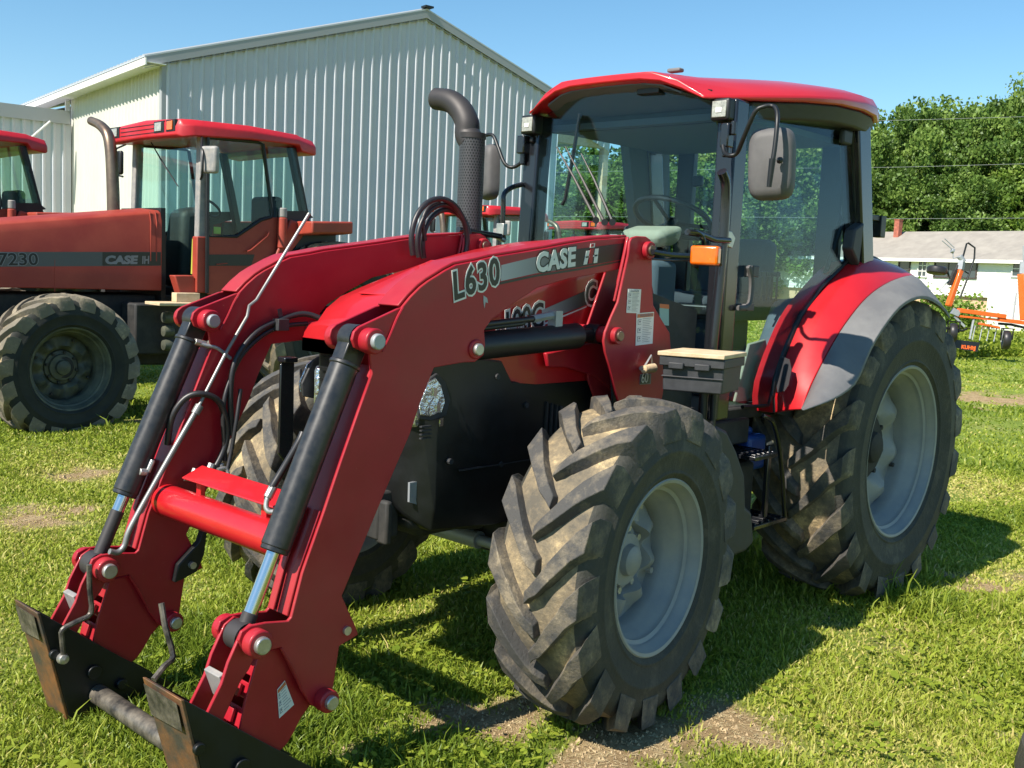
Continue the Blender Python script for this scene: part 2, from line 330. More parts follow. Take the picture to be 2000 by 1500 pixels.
bu = t.nodes.new('ShaderNodeBump'); bu.inputs['Strength'].default_value = 1.0; bu.inputs['Distance'].default_value = .03; t.links.new(noise_node(t, tc.outputs['Object'], 35, 10, .8), bu.inputs['Height']); t.links.new(bu.outputs[0], b.inputs['Normal'])
me.materials.append(gm); ground = bpy.data.objects.new('ground', me); COL.objects.link(ground); ground['kind'] = 'structure'
M['road'] = mat('dirt_road', (.30, .21, .15), .9, col2=(.40, .30, .22), vscale=1.5, bump=.3, bscale=8)
rp = [bp(x, y, 2, -.02) for x, y in ((1700, 640), (1900, 655), (2100, 668), (2600, 700))]; rq = [bp(x, y, 2, -.02) for x, y in ((1700, 662), (1900, 679), (2100, 697), (2600, 738))]
b = MB(); n = 24; v = []
for i in range(n+1):
    t_ = i/n*3; k = min(2, int(t_)); f = t_-k
    for Pq in (rp, rq): p = Pq[k]*(1-f)+Pq[k+1]*f; v.append((p[0], p[1], gz(p[0], p[1])+.012))
b.add(v, [(2*i, 2*i+1, 2*i+3, 2*i+2) for i in range(n)]); struct(b.build('road', M['road']))
# ---- metal shed
M['panel'] = mat('white_ribbed_steel_shade_tint', (.50, .515, .565), .45, col2=(.55, .56, .60), vscale=1.2)  # white steel; the gable's bluish shade is put into the colour
M['panel_sun_tint'] = mat('white_ribbed_steel_sun_tint', (.57, .555, .50), .5, col2=(.62, .605, .55), vscale=1.2)  # same white steel, warmed in colour to look sunlit on the long wall
M['panel_trim'] = mat('shade_darkened_trim', (.33, .34, .35), .5)  # colour darkened so the gable fascia looks shaded
M['roof_metal'] = mat('galvanised_roof', (.55, .56, .57), .4, metal=.3)
FS = Frame(at_depth(322, 112, 20.2)*A([1, 1, 0]), 170.4)    # local x: along the gable to the right, local y: from the gable toward the camera (negative = back)
shed = empty('metal_shed', tuple(FS.o), 170.4, 'large white ribbed metal shed with a gable roof behind the tractors', 'shed')
ZE = FS.bp(322, 112, 1, 0)[2]; ap = FS.bp(830, 27, 1, 0); XA, ZA = ap[0], ap[2]; WX = 2*XA
XO = FS.bp(1083, 330, 1, 0)[0]
print('shed', ZE, XA, ZA, XO)
def sheet(b, o, u, L, zf, sp=.2286, rw=.060, rd=.044, nrm=(0, 1, 0), z0=0, off=0.):
    o = A(o, float); u = A(u, float); nrm = A(nrm, float); k = int(L/sp)
    xs = [(0, 0)]
    for i in range(k+1):
        c_ = off+i*sp+.06
        if c_+rw > L: break
        xs += [(c_-rw*.95, 0), (c_-rw*.25, rd), (c_+rw*.25, rd), (c_+rw*.95, 0)]
    xs.append((L, 0)); v = []
    for s_, d in xs:
        p = o+u*s_+nrm*d; z = zf(s_); zz = z0(s_) if callable(z0) else z0; v += [(p[0], p[1], zz), (p[0], p[1], z), (p[0]-nrm[0]*.05-nrm[0]*d, p[1]-nrm[1]*.05-nrm[1]*d, z), (p[0]-nrm[0]*.05-nrm[0]*d, p[1]-nrm[1]*.05-nrm[1]*d, zz)]
    n = len(xs); f = [(0, 1, 2, 3), (4*n-1, 4*n-2, 4*n-3, 4*n-4)]
    for i in range(n-1):
        for j in range(4): a = 4*i+j; c_ = 4*i+(j+1) % 4; f.append((a, a+4, c_+4, c_))
    b.add(v, f)
zg = lambda s_: ZE+(ZA-ZE)*(s_/XA) if s_ < XA else ZA-(ZA-ZE)*((s_-XA)/XA)
b = MB(); sheet(b, (0, 0, 0), (1, 0, 0), WX, zg, z0=lambda s_: 0 if s_ < XO else zg(s_)-.55)
wl = b.build('wall', M['panel'], shed, angle=15, mirror_y=True)
b = MB(); LW = 6.7; sheet(b, (0, 0, 0), (0, -1, 0), LW, lambda s_: ZE, nrm=(-1, 0, 0)); b.build('wall', M['panel_sun_tint'], shed, angle=15, mirror_y=True)
b = MB(); sheet(b, (0, -14, 0), (1, 0, 0), WX-3.2, zg, nrm=(0, -1, 0)); b.build('wall', M['panel'], shed, angle=15, mirror_y=True)
b = MB(); b.box((XO-.10, -7, 2.4), (.08, 13.9, 4.8)); b.build('partition', M['panel'], shed, mirror_y=True)
b = MB(); b.box((.0, .010, ZE/2-.08), (.12, .03, ZE-.16)); b.box((-.045, -.05, ZE/2-.08), (.04, .12, ZE-.16)); b.build('corner_trim', M['panel_trim'], shed, mirror_y=True)
OH = .42; pit = (ZA-ZE)/XA
for s_ in (0, 1):
    b = MB(); ys = .10; ye = -14.2; N = int((ys-ye)/.23); prof_ = []
    for i in range(N+1):
        y = ys-i*.23; prof_ += [(y, 0), (y-.085, 0), (y-.10, .03), (y-.14, .03), (y-.155, 0)]
    v = []
    for y, d in prof_:
        for x, sg in ((-OH, 0), (XA, 1)):
            z = ZA-(XA-x)*pit+.10+d; xx = x if s_ == 0 else WX-x; v += [(xx, y, z), (xx, y, z-.03-d)]
    n = len(prof_); f = []
    for i in range(n-1): a = 4*i; f += [(a, a+2, a+6, a+4), (a+1, a+5, a+7, a+3), (a, a+4, a+5, a+1)]
    f += [(0, 1, 3, 2)]; b.add(v, f); b.build('roof', M['roof_metal'], shed, angle=20, mirror_y=True)
    b = MB(); sg = 1 if s_ == 0 else -1; fx = (lambda x: x) if s_ == 0 else (lambda x: WX-x)
    zt = lambda x: ZA-(XA-x)*pit+.095
    b.hexa([(fx(-OH), .07, zt(-OH)-.20), (fx(XA), .07, zt(XA)-.20), (fx(XA), .095, zt(XA)-.20), (fx(-OH), .095, zt(-OH)-.20), (fx(-OH), .07, zt(-OH)), (fx(XA), .07, zt(XA)), (fx(XA), .095, zt(XA)), (fx(-OH), .095, zt(-OH))])
    b.hexa([(fx(-OH), .0, zt(-OH)-.235), (fx(XA), .0, zt(XA)-.235), (fx(XA), .069, zt(XA)-.235), (fx(-OH), .069, zt(-OH)-.235), (fx(-OH), .0, zt(-OH)-.225), (fx(XA), .0, zt(XA)-.225), (fx(XA), .069, zt(XA)-.225), (fx(-OH), .069, zt(-OH)-.225)])
    b.build('fascia', M['panel_trim'], shed, mirror_y=True)
    b = MB(); b.box((fx(-OH-.01), -7, zt(-OH)-.12), (.03, 14.4, .13)); b.box((fx(-OH/2-.02), -7, ZE-.16), (OH, 14.3, .02)); b.build('soffit', M['white'], shed, mirror_y=True)
b = MB(); b.box((XA, .1, ZA+.13), (.22, .2, .04)); b.build('ridge_cap', M['black'], shed, mirror_y=True)
b = MB(); b.box((WX-.1, -.1, (ZE-.5)/2), (.18, .18, ZE-.5)); b.box(((XO+WX)/2, -.08, ZE-.35), (WX-XO, .12, .3)); b.build('door_post', M['wood'], shed, mirror_y=True)
b = MB(); b.box((-.09, -LW+.06, ZE/2-.1), (.10, .08, ZE-.2)); b.build('downpipe', M['white'], shed, mirror_y=True)
lean = empty('lean_to_building', tuple(FS.o), 170.4, 'low grey-white ribbed metal building joining the far left of the big shed', 'building')
zl = FS.bp(50, 208, 1, LW-.3)[2]
b = MB(); sheet(b, (-9, -LW+.3, 0), (1, 0, 0), 8.93, lambda s_: zl-.3); b.build('wall', M['panel'], lean, angle=15, mirror_y=True)
b = MB(); b.box((-4.6, -LW-2.7, (zl-.3)/2), (8.9, 5.8, zl-.32)); b.build('body', M['panel'], lean, mirror_y=True)
b = MB(); b.box((-4.6, -LW+.36, zl-.15), (8.95, .10, .32)); b.build('fascia', M['panel_trim'], lean, mirror_y=True)
b = MB(); pa, pb = [q*A([1, -1, 1]) for q in (FS.bp(98, 237, 1, LW-.6), FS.bp(42, 285, 1, LW-.6))]; b.cyl(pa, pb, .025, seg=8); b.build('brace_rod', M['white'], lean, mirror_y=True)
# ---- house
FH = Frame(at_depth(1850, 560, 70)*A([1, 1, 0]), 75.4)
M['siding'] = mat('white_lap_siding', (.78, .78, .72), .6, var=.04, vscale=.5)
M['shingle'] = mat('weathered_grey_shingles', (.27, .245, .215), .9, col2=(.34, .31, .27), vscale=1.2, bump=.3, bscale=10)
M['brick'] = mat('red_brick', (.38, .12, .08), .85, var=.25, vscale=6)
M['block'] = mat('tan_painted_block', (.62, .42, .26), .8, var=.08)
M['window_frame'] = mat('dark_window_frame', (.06, .045, .04), .6)
house = empty('house', tuple(FH.o+A([0, 0, gz(FH.o[0], FH.o[1])])), 75.4, 'white sided house with a long grey roof and a brick chimney beyond the field', 'house')
g0 = gz(FH.o[0], FH.o[1])
def HP(x, y, ly=0.): p = FH.bp(x, y, 1, ly); return A([p[0], p[1], p[2]-g0])
ze = HP(1850, 507)[2]; zs = HP(1850, 577)[2]; xl = HP(1452, 520)[0]; xr = HP(2230, 540)[0]; DP = 8.5
zr = HP(1850, 452, DP/2)[2]; print('house', ze, zs, xl, xr, zr, g0)
b = MB(); nl = int((ze-zs)/.2); 
for i in range(nl+1):
    z = zs+(ze-zs)*i/(nl+1); h = (ze-zs)/(nl+1); b.hexa([(xl, -.03, z), (xr, -.03, z), (xr, .1, z), (xl, .1, z), (xl, -.005, z+h), (xr, -.005, z+h), (xr, .1, z+h), (xl, .1, z+h)])
b.box(((xl+xr)/2, DP/2, (zs+ze)/2), (xr-xl-.05, DP-.3, ze-zs)); b.build('wall', M['siding'], house)
b = MB(); b.box(((xl+xr)/2, DP/2+.1, (zs-1.2)/2), (xr-xl-.1, DP-.2, zs+1.2)); b.build('foundation', M['block'], house)
b = MB(); oh = .5; k = (zr-ze-.15)/(DP/2)
b.slab([(xl-.4, -oh, ze+.15-oh*k), (xr+.4, -oh, ze+.15-oh*k), (xr+.4, DP/2, zr), (xl-.4, DP/2, zr)], (0, 0, -.12)); b.slab([(xl-.4, DP+oh, ze+.15-oh*k), (xr+.4, DP+oh, ze+.15-oh*k), (xr+.4, DP/2, zr+.001), (xl-.4, DP/2, zr+.001)], (0, 0, -.12))
rf = b.build('roof', M['shingle'], house)
b = MB(); b.box(((xl+xr)/2, -oh-.02, ze-.08), (xr-xl+.8, .08, .22)); b.box(((xl+xr)/2, -oh/2, ze-.12), (xr-xl+.6, oh, .03)); b.build('eave_trim', M['siding'], house)
cx = HP(1752, 470, DP/2-.8)[0]; zc = HP(1752, 435, DP/2-.8)[2]
b = MB(); b.box((cx, DP/2-.8, (zr+zc)/2-.35), (.42, .42, zc-zr+1.1)); b.box((cx, DP/2-.8, zc+.20), (.48, .48, .06)); b.build('chimney', M['brick'], rf)
def hwin(x0, y0, x1, y1, fr_m, nx_=1, nz_=1, name='window', ym=None):
    p, q = HP(x0, y1), HP(x1, y0); b = MB(); w_, h = abs(q[0]-p[0]), abs(q[2]-p[2]); cx_, cz_ = (p[0]+q[0])/2, (p[2]+q[2])/2
    for dx, dz, sw, sh in ((0, h/2, w_+.12, .09), (0, -h/2, w_+.12, .09), (-w_/2, 0, .09, h), (w_/2, 0, .09, h)): b.box((cx_+dx, -.06, cz_+dz), (sw, .10, sh))
    for i in range(1, nx_): b.box((cx_-w_/2+w_*i/nx_, -.055, cz_), (.06, .07, h))
    for i in range(1, nz_): b.box((cx_, -.055, cz_-h/2+h*i/nz_), (w_, .07, .06))
    wd = b.build(name, fr_m, house); b = MB(); b.box((cx_, -.035, cz_), (w_-.02, .03, h-.02)); b.build('pane', M['glass_clear_s'], wd)
M['glass_clear_s'] = mat('dark_window_pane', (.05, .07, .08), .08, coat=.5)
hwin(1756, 508, 1779, 528, M['window_frame']); hwin(1793, 508, 1813, 540, M['white'], 2, 3); hwin(1825, 511, 1910, 541, M['window_frame'], 3, 1); hwin(1977, 510, 2012, 540, M['white'], 1, 2); hwin(2080, 515, 2120, 545, M['white'], 1, 2)
p, q = HP(1928, 650), HP(2040, 583); b = MB(); b.box(((p[0]+q[0])/2, -.02, (p[2]+q[2])/2), (q[0]-p[0]+.3, .16, q[2]-p[2]+.2)); gd = b.build('garage_door', M['window_frame'] if False else M['siding'], house)
b = MB()
for i in range(5): b.box(((p[0]+q[0])/2, -.11, p[2]+(q[2]-p[2])*(i+.5)/5), (q[0]-p[0], .03, (q[2]-p[2])/5-.05))
b.build('panel', M['white'], gd)
# ---- trees
def leaf_mat(name, c0, c1, c2):
    m = bpy.data.materials.new(name); m.use_nodes = True; t = m.node_tree; t.nodes.remove(t.nodes['Principled BSDF']); out = t.nodes['Material Output']
    at = t.nodes.new('ShaderNodeAttribute'); at.attribute_name = 'tone'; col = ramp_node(t, at.outputs['Fac'], [(0, c0), (.5, c1), (1, c2)])
    d = t.nodes.new('ShaderNodeBsdfDiffuse'); tr = t.nodes.new('ShaderNodeBsdfTranslucent'); gl = t.nodes.new('ShaderNodeBsdfGlossy'); gl.inputs['Roughness'].default_value = .45; gl.inputs[0].default_value = (.8, .85, .8, 1)
    t.links.new(col, d.inputs[0]); t.links.new(col, tr.inputs[0]); m1 = t.nodes.new('ShaderNodeMixShader'); m1.inputs[0].default_value = .38; t.links.new(d.outputs[0], m1.inputs[1]); t.links.new(tr.outputs[0], m1.inputs[2])
    m2 = t.nodes.new('ShaderNodeMixShader'); m2.inputs[0].default_value = .02; t.links.new(m1.outputs[0], m2.inputs[1]); t.links.new(gl.outputs[0], m2.inputs[2]); t.links.new(m2.outputs[0], out.inputs[0]); return m
M['leaf'] = leaf_mat('tree_leaves', (.075, .135, .025), (.135, .23, .045), (.22, .32, .07))
M['leaf_bright'] = leaf_mat('bright_tree_leaves', (.09, .16, .02), (.17, .27, .04), (.26, .36, .07))
M['bark'] = mat('bark', (.10, .075, .05), .9, var=.3, vscale=8, bump=.4, bscale=20)
def fast_mesh(name, co, polys_n, tone=None, mats=()):
    n = len(co); k = polys_n; me = bpy.data.meshes.new(name); me.vertices.add(n); me.vertices.foreach_set('co', co.astype(np.float32).ravel())
    me.loops.add(n); me.loops.foreach_set('vertex_index', np.arange(n, dtype=np.int32)); me.polygons.add(n//k); me.polygons.foreach_set('loop_start', np.arange(0, n, k, dtype=np.int32)); me.update(calc_edges=True)
    if tone is not None: a = me.attributes.new('tone', 'FLOAT', 'POINT'); a.data.foreach_set('value', tone.astype(np.float32))
    for m_ in mats: me.materials.append(m_)
    return me
def leaves(centers, size, rg, up=.35):
    n = len(centers); d1 = rg.normal(size=(n, 3)); d1[:, 2] -= .3; d1 /= np.linalg.norm(d1, axis=1)[:, None]; nn = rg.normal(size=(n, 3)); nn[:, 2] += up*2; d2 = np.cross(nn, d1); d2 /= np.linalg.norm(d2, axis=1)[:, None]+1e-9
    s_ = (size*rg.uniform(.6, 1.3, n))[:, None]; a = centers-d1*s_*.5; c_ = centers+d1*s_*.5; b_ = centers+d2*s_*.36+d1*s_*.05; d = centers-d2*s_*.36+d1*s_*.05
    return np.stack([a, b_, c_, d], 1).reshape(-1, 3)
def tree_meshes(seed, H, CR, nleaf, lsize, lm, low=.12, ncl=90):
    rg = np.random.default_rng(seed); cl = []
    while len(cl) < ncl:
        p = rg.uniform(-1, 1, 3); r_ = np.linalg.norm(p)
        if .35 < r_ < 1 and (p[2] > -.9): cl.append(p)
    cl = A(cl); cr = rg.uniform(.12, .24, ncl); lob = 1+.18*np.sin(3*np.arctan2(cl[:, 1], cl[:, 0])+seed)
    ii = rg.integers(0, ncl, nleaf); o = rg.normal(size=(nleaf, 3)); o /= np.linalg.norm(o, axis=1)[:, None]; o *= (rg.uniform(0, 1, nleaf)**.45)[:, None]*cr[ii][:, None]; o[:, 2] *= .75
    P = cl[ii]*A([1, 1, 1])+o; P[:, :2] *= CR*lob[ii][:, None]; zc = H*(low+(1-low)/2); P[:, 2] = zc+P[:, 2]*H*(1-low)/2*.92
    tone = np.repeat(np.clip(.5+.33*rg.normal(size=ncl)[ii]+.2*rg.normal(size=nleaf), 0, 1), 4)
    cme = fast_mesh('crown', leaves(P, lsize, rg), 4, tone, [lm])
    b = MB(); b.tube([(0, 0, -.3), (.05, .03, H*.25), (-.05, .1, H*.5), (0, 0, H*.8)], [H*.028, H*.022, H*.015, .03], 10)
    for k in range(9):
        c_ = cl[k]*A([CR*.8, CR*.8, H*(1-low)/2*.8])+A([0, 0, zc]); z0 = H*rg.uniform(.22, .5); b.tube([(0, 0, z0), tuple(A([0, 0, z0])*.5+c_*.5+A([0, 0, .3])), tuple(c_)], [H*.011, H*.007, .02], 6)
    return cme, b
def put_tree(cme, tb_, loc, rz, sc, label, group, name='tree'):
    t_ = empty(name, loc, rz, label, 'tree', group); t_.scale = (sc[0], sc[0], sc[1]); c_ = bpy.data.objects.new('crown', cme); COL.objects.link(c_); c_.parent = t_
    if isinstance(tb_, MB): o = tb_.build('trunk', M['bark'], t_); return o.data
    o = bpy.data.objects.new('trunk', tb_); COL.objects.link(o); o.parent = t_; return tb_
kinds = []
for sd_, H, CR, lm in ((11, 15, 5.2, M['leaf']), (12, 15, 6.0, M['leaf']), (13, 14, 5.4, M['leaf_bright'])):
    cme, tb_ = tree_meshes(sd_, H, CR, 42000, .34, lm, .04, 230); kinds.append([cme, tb_])
spots = [(1095, 92, 0, 1.0, .95, 'dense green tree seen through the left part of the windshield'), (1205, 88, 1, .95, .85, 'bushy tree seen through the cab behind the seat'), (1300, 90, 0, 1.0, .98, 'broad tree seen through the rear cab window'), (1395, 86, 1, .9, .92, 'tree seen just left of the cab front pillar'), (1480, 84, 0, .9, .95, 'tree seen through the cab door behind the mirror'), (1570, 88, 1, .9, .98, 'tree seen through the right part of the cab door'), (1660, 92, 0, .9, .80, 'tree rising just behind the right end of the cab roof'),
         (1745, 92, 1, .8, .93, 'tall dark green tree above the brick chimney'), (1830, 96, 0, .9, .97, 'tall tree behind the middle of the grey house roof'), (1915, 92, 1, .85, .90, 'full green tree behind the right part of the house'), (1962, 94, 0, .8, 1.06, 'tallest tree with its top near the right edge of the photo'), (1990, 88, 2, .85, .72, 'lower bright green tree at the right edge behind the roof'), (2060, 90, 1, 1., .95, 'green tree past the right edge of the house'), (1780, 88, 1, .7, .62, 'shorter leafy tree just behind the house roof right of the chimney'), (1875, 88, 0, .7, .62, 'shorter tree hugging the back of the house roof in the middle'), (1690, 88, 2, .7, .6, 'small bushy tree behind the house left of the chimney'), (1870, 100, 0, 1.0, 1.0, 'tree filling the gap at the back of the line above the house roof'), (1785, 102, 1, 1.0, 1.02, 'tall tree at the back just right of the cab roof'), (1940, 100, 0, 1.0, 1.05, 'tall tree at the back second from the right edge')]
for i, (px, d, kd, s1, s2, lb) in enumerate(spots):
    p = at_depth(px, 560, d); z = gz(p[0], p[1]); kinds[kd][1] = put_tree(kinds[kd][0], kinds[kd][1], (p[0], p[1], z), i*67 % 360, (s1*1.15, s2*(1.36 if px > 1700 else 1.0)), lb, 'trees in the line behind the house')
rg = np.random.default_rng(3); P = rg.normal(size=(2600, 3))*A([.8, .8, .7]); P[:, 2] = np.abs(P[:, 2])*1.0+.15
bu_me = fast_mesh('foliage', leaves(P, .22, rg), 4, np.repeat(rg.uniform(.2, 1, 2600), 4), [M['leaf_bright']])
for (px, d, s_, lb) in ((1845, 66, 1.25, 'round green bush against the white house wall behind the orange machine arm'), (1875, 66, .7, 'low green bush beside the tan foundation')):
    p = at_depth(px, 590, d); t_ = empty('bush', (p[0], p[1], gz(p[0], p[1])), px, lb, 'bush', 'bushes by the house'); t_.scale = (s_,)*3; o = bpy.data.objects.new('foliage', bu_me); COL.objects.link(o); o.parent = t_
# conifers and trees standing behind the photographer, seen mirrored in the cab glass
def conifer(H):
    rg = np.random.default_rng(21); n = 5000; h = rg.uniform(.05, 1, n)**.8; a = rg.uniform(0, 6.28, n); r_ = (1-h)*.2*H*rg.uniform(.3, 1, n)*(1+.25*np.sin(h*60)); P = np.stack([r_*np.cos(a), r_*np.sin(a), h*H], 1)
    return fast_mesh('crown', leaves(P, .5, rg, -.2), 4, np.repeat(rg.uniform(0, .35, n), 4), [M['leaf']])
cm = conifer(11); b = MB(); b.tube([(0, 0, -.2), (0, 0, 9)], [.2, .03], 8); tm = None
for i in range(12):
    x = 58+6*math.sin(i*2.1); y = -42+9.5*i+2*math.sin(i*5.)
    tm = put_tree(cm, tm or b, (x-6*(i % 3), y, 0), i*40, (1.3+.25*math.sin(i*3), .38+.2*abs(math.sin(i*1.7))), 'dark conifer behind the photographer, seen only mirrored in the cab glass', 'conifers mirrored in the cab glass', 'conifer_tree')
# overhead wires
for (y0, y1, lb) in ((424, 426, 'lowest pale overhead wire crossing just above the house roof'), (331, 320, 'faint middle overhead wire in front of the trees'), (240, 228, 'highest faint overhead wire against the tree tops')):
    b = MB(); P = [at_depth(x, y0+(y1-y0)*(x-1400)/600+(2 if abs(x-1700) < 200 else 0), 62) for x in (1000, 1250, 1500, 1750, 2000, 2300)]; b.tube(P, .010, 5, sm=3); tag(b.build('overhead_wire', M['panel_trim']), lb, 'wire', 'overhead wires')
# ---------------------------------------------------------------- wheels
def make_wheel(parent, c, steer, Rt, Rim, W, nl, lh, side, mt, mrim, mhub, deep, dark_hub=False, delta=.33, yF=None, mside=None, lw=1.0):
    yF = W*.41 if yF is None else yF
    mside = mside or M['tyre_wall']
    Rc = Rt-lh
    rim_d = MB(); g = Rim; yd = yF-deep
    n = 96; rings = []
    for r_, h, amp in ((g-.055, yd-.01, 0), (g-.075, yd+.0, .006), (g-.11, yd+.016, .026), (g-.16, yd+.03, .022), (g*.46, yd+.0, 0), (g*.42, yd-.03, 0), (g*.36, yd-.03, 0)):
        rings.append([(r_*math.cos(t), h+amp*math.sin(8*t), r_*math.sin(t)) for t in np.linspace(0, 2*math.pi, n, endpoint=False)])
    rim_d.loft(rings, caps=False)
    wheel = rim_d.build('wheel', mrim, parent)
    wheel.location = c; wheel.rotation_euler = (0, 0, steer if side > 0 else math.pi+steer)
    k = MB(); k.lathe([(g*.44, yd-.05), (g*.42, yd+.0), (g*.34, yd+.008), (g*.32, yd+.03), (g*.20, yd+.036), (g*.18, yd+.06), (g*.12, yd+.072), (.001, yd+.074)], (0, 0, 0), seg=48)
    hub = k.build('hub', mhub, wheel)
    for i in range(8):
        b = MB()
        t = i*math.pi/4+.2; p = A([g*.385*math.cos(t), yd+.0, g*.385*math.sin(t)]); b.cyl(p-A([0, .02, 0]), p+A([0, .022, 0]), .014, seg=6); b.build('wheel_bolt', M['steel'] if not dark_hub else M['dark'], wheel)
        if i % 2 == 0:
            b = MB(); q = A([(g-.10)*math.cos(t+.2), yd+.012, (g-.10)*math.sin(t+.2)]); b.cyl(q, q+A([0, .022, 0]), .013, seg=6)
            b.build('rim_bolt', M['steel'] if not dark_hub else M['dark'], wheel)
    p = MB(); pr = [(g+.022, yF-.010), (g+.024, yF), (g+.016, yF+.006), (g+.004, yF+.002), (g-.004, yF-.022), (g-.014, yF-.034), (g-.016, yF-.046), (g-.030, yF-.054), (g-.032, yF-.078), (g-.046, yF-.088), (g-.048, yF-.112), (g-.060, yF-.122), (g-.062, yF-.16), (g-.06, -yF+.10), (g-.02, -yF+.03), (g+.004, -yF), (g+.022, -yF-.004), (g+.024, -yF+.006)]
    p.lathe(pr, (0, 0, 0), seg=96); rim = p.build('rim', mrim, wheel, angle=50)
    t = MB(); yb = yF-.004
    prof = [(g+.0, -yb+.02), (g+.012, -yb-.002), (g+.035, -W*.46), (g+.040, -W*.475), (g+.046, -W*.475), (g+.050, -W*.468), (g+(Rc-g)*.45, -W*.5), (g+(Rc-g)*.47, -W*.508), (g+(Rc-g)*.50, -W*.508), (g+(Rc-g)*.52, -W*.5), (Rc-.07, -W*.495), (Rc-.03, -W*.46), (Rc-.012, -W*.40), (Rc, -W*.22), (Rc+.004, 0)]
    prof = prof+[(r_, -h) for r_, h in prof[-2::-1]]
    prof.insert(len(prof)-3, (g+(Rc-g)*.36, W*.4995)) if False else None
    t.lathe(prof, (0, 0, 0), seg=120)
    wall_faces = len(t.f)
    def rad(y): return Rc+.004-.014*(abs(y)/(W*.4))**2.2
    R_ = random.Random(int(Rt*1000))
    for qi in range(wall_faces):
        if prof[0] is not None:
            ring_i = qi//120; yy_ = (prof[ring_i][1]+prof[ring_i+1][1])/2; rr_ = (prof[ring_i][0]+prof[ring_i+1][0])/2
            if abs(yy_) < W*.41 and rr_ > Rc-.03: t.m[qi] = 2
    for sgn in (1, -1):
        for i in range(nl):
            a0 = 2*math.pi*(i+(0 if sgn > 0 else .5))/nl
            rings = []; S = [-.10, .05, .2, .4, .6, .8, .95, 1.04]
            for j, s_ in enumerate(S):
                y = s_*W*.485; dl = delta*(.15*s_+.85*s_**1.15 if s_ > 0 else s_*.8)
                a = a0+dl; hw = (.020+.030*max(0, s_)**.8)*lw/Rc; hb = hw*1.30+.010
                top = Rt-.020*(abs(s_))**2.2 + R_.uniform(-.0015, .0015); base = rad(y)-.02
                ang = math.atan2(delta*Rc, W*.485)
                dy = 0
                if j == len(S)-1: top = Rt-.060; y = W*.505; base = Rt-.14
                if j == len(S)-2: top = Rt-.024; y = W*.49; base = Rt-.14
                def P(aa, rr, yy): return (rr*math.cos(aa), sgn*yy, rr*math.sin(aa))
                if j == 0: top = Rt-.012
                rings.append([P(a-hb+R_.uniform(-.006, .006)/Rc, base, y), P(a-hw+R_.uniform(-.005, .005)/Rc, top, y-dy), P(a+hw+R_.uniform(-.005, .005)/Rc, top, y+dy), P(a+hb+R_.uniform(-.006, .006)/Rc, base, y)])
            t.loft(rings, mi=1)
    ty = t.build('tyre', [mside, mt, M['mud']], wheel, angle=50, bevel=.009, seg=2)
    return wheel
# ================================================================ MAIN TRACTOR (its own frame is the world frame: X forward, Y left)
T = empty('tractor', (0, 0, 0), 0, 'red tractor with a black-railed cab and an empty front loader, parked nearest in the grass', 'tractor')
WB = 2.26
for sy in (1, -1):
    make_wheel(T, (WB, .79 if sy > 0 else -.93, .59), R(5.6), .612, .308, .375, 17, .048, sy, M['tyre_tread'], M['silver'], M['silver'], .175, yF=.163, delta=.40)
    make_wheel(T, (0, sy*.70, .79), 0, .804, .434, .50, 19, .052, sy, M['tyre_tread'], M['silver'], M['dark'], .20, True, yF=.221, delta=.36)
YA, AW, SP = .527, .125, .927          # loader arm: outer face, width, spacing
# ---- chassis
c = MB()
c.prism([(2.75, .62), (2.75, .98), (1.6, 1.0), (1.4, .9), (-.2, 1.0), (-.35, .75), (.1, .55), (1.5, .55), (1.7, .62)], -.20, .20)
c.prism([(2.86, .68), (2.86, 1.0), (2.5, 1.0), (2.45, .62)], -.26, .26)
c.build('chassis', M['dark'], T, bevel=.02)
c = MB(); c.prism([(2.36, .50), (2.4, .66), (2.16, .66), (2.14, .50)], -.56, .56); c.cyl((WB, -.62, .585), (WB, .62, .585), .11, seg=24); c.lathe([(.05, .0), (.17, .0), (.17, .1), (.12, .14), (.05, .14)], (WB, .5, .585)); c.lathe([(.05, .0), (.17, .0), (.17, .1), (.12, .14), (.05, .14)], (WB, -.5, .585), (0, -1, 0))
c.build('front_axle', M['dark'], T, bevel=.015)
c = MB(); c.cyl((0, -.62, .79), (0, .62, .79), .15, seg=24); c.prism([(.35, .6), (.35, 1.1), (-.4, 1.15), (-.4, .6)], -.28, .28)
c.build('rear_axle', M['dark'], T, bevel=.02)
# tie rod and cylinder in front of the axle
c = MB(); c.cyl((2.42, -.55, .56), (2.42, .55, .56), .022); c.cyl((2.42, -.2, .56), (2.42, .2, .56), .035); c.build('steering_cylinder', M['grey_steel'], T)
# ---- hood
hoodp = XZ([(663, 624), (671, 610), (684, 596), (718, 573), (764, 551), (822, 527)], -.18)
def topz(x): return float(np.interp(x, [1.40, 1.9, 2.35, 2.51, 2.67, 2.80, 2.88, 2.93], [1.80, 1.77, 1.665, 1.615, 1.565, 1.52, 1.475, 1.43]))
hb = MB(); rings = []
for x in (1.74, 1.85, 2.0, 2.3, 2.5, 2.66, 2.78, 2.87, 2.93, 2.965):
    z = topz(x); w_ = .355 if x < 2.4 else .355-.05*(x-2.4)/.5-.05*max(0, (x-2.8)/.165)
    low = 1.20 if x < 2.45 else 1.20+.16*min(1, (x-2.45)/.42)
    if x > 2.9: z -= .0
    rings.append([(x, -w_, low), (x, -w_, z-.12), (x, -w_, z-.085), (x, -w_+.012, z-.05), (x, -w_+.04, z-.022), (x, -w_*.55, z-.006), (x, 0, z+.008), (x, w_*.55, z-.006), (x, w_-.04, z-.022), (x, w_-.012, z-.05), (x, w_, z-.085), (x, w_, z-.12), (x, w_, low)])
rings.append([(2.985, q[1]*.96, min(q[2], 1.415)-.01) for q in rings[-1]])
hb.loft(rings); hood = hb.build('hood', M['red'], T, bevel=.006, angle=50)
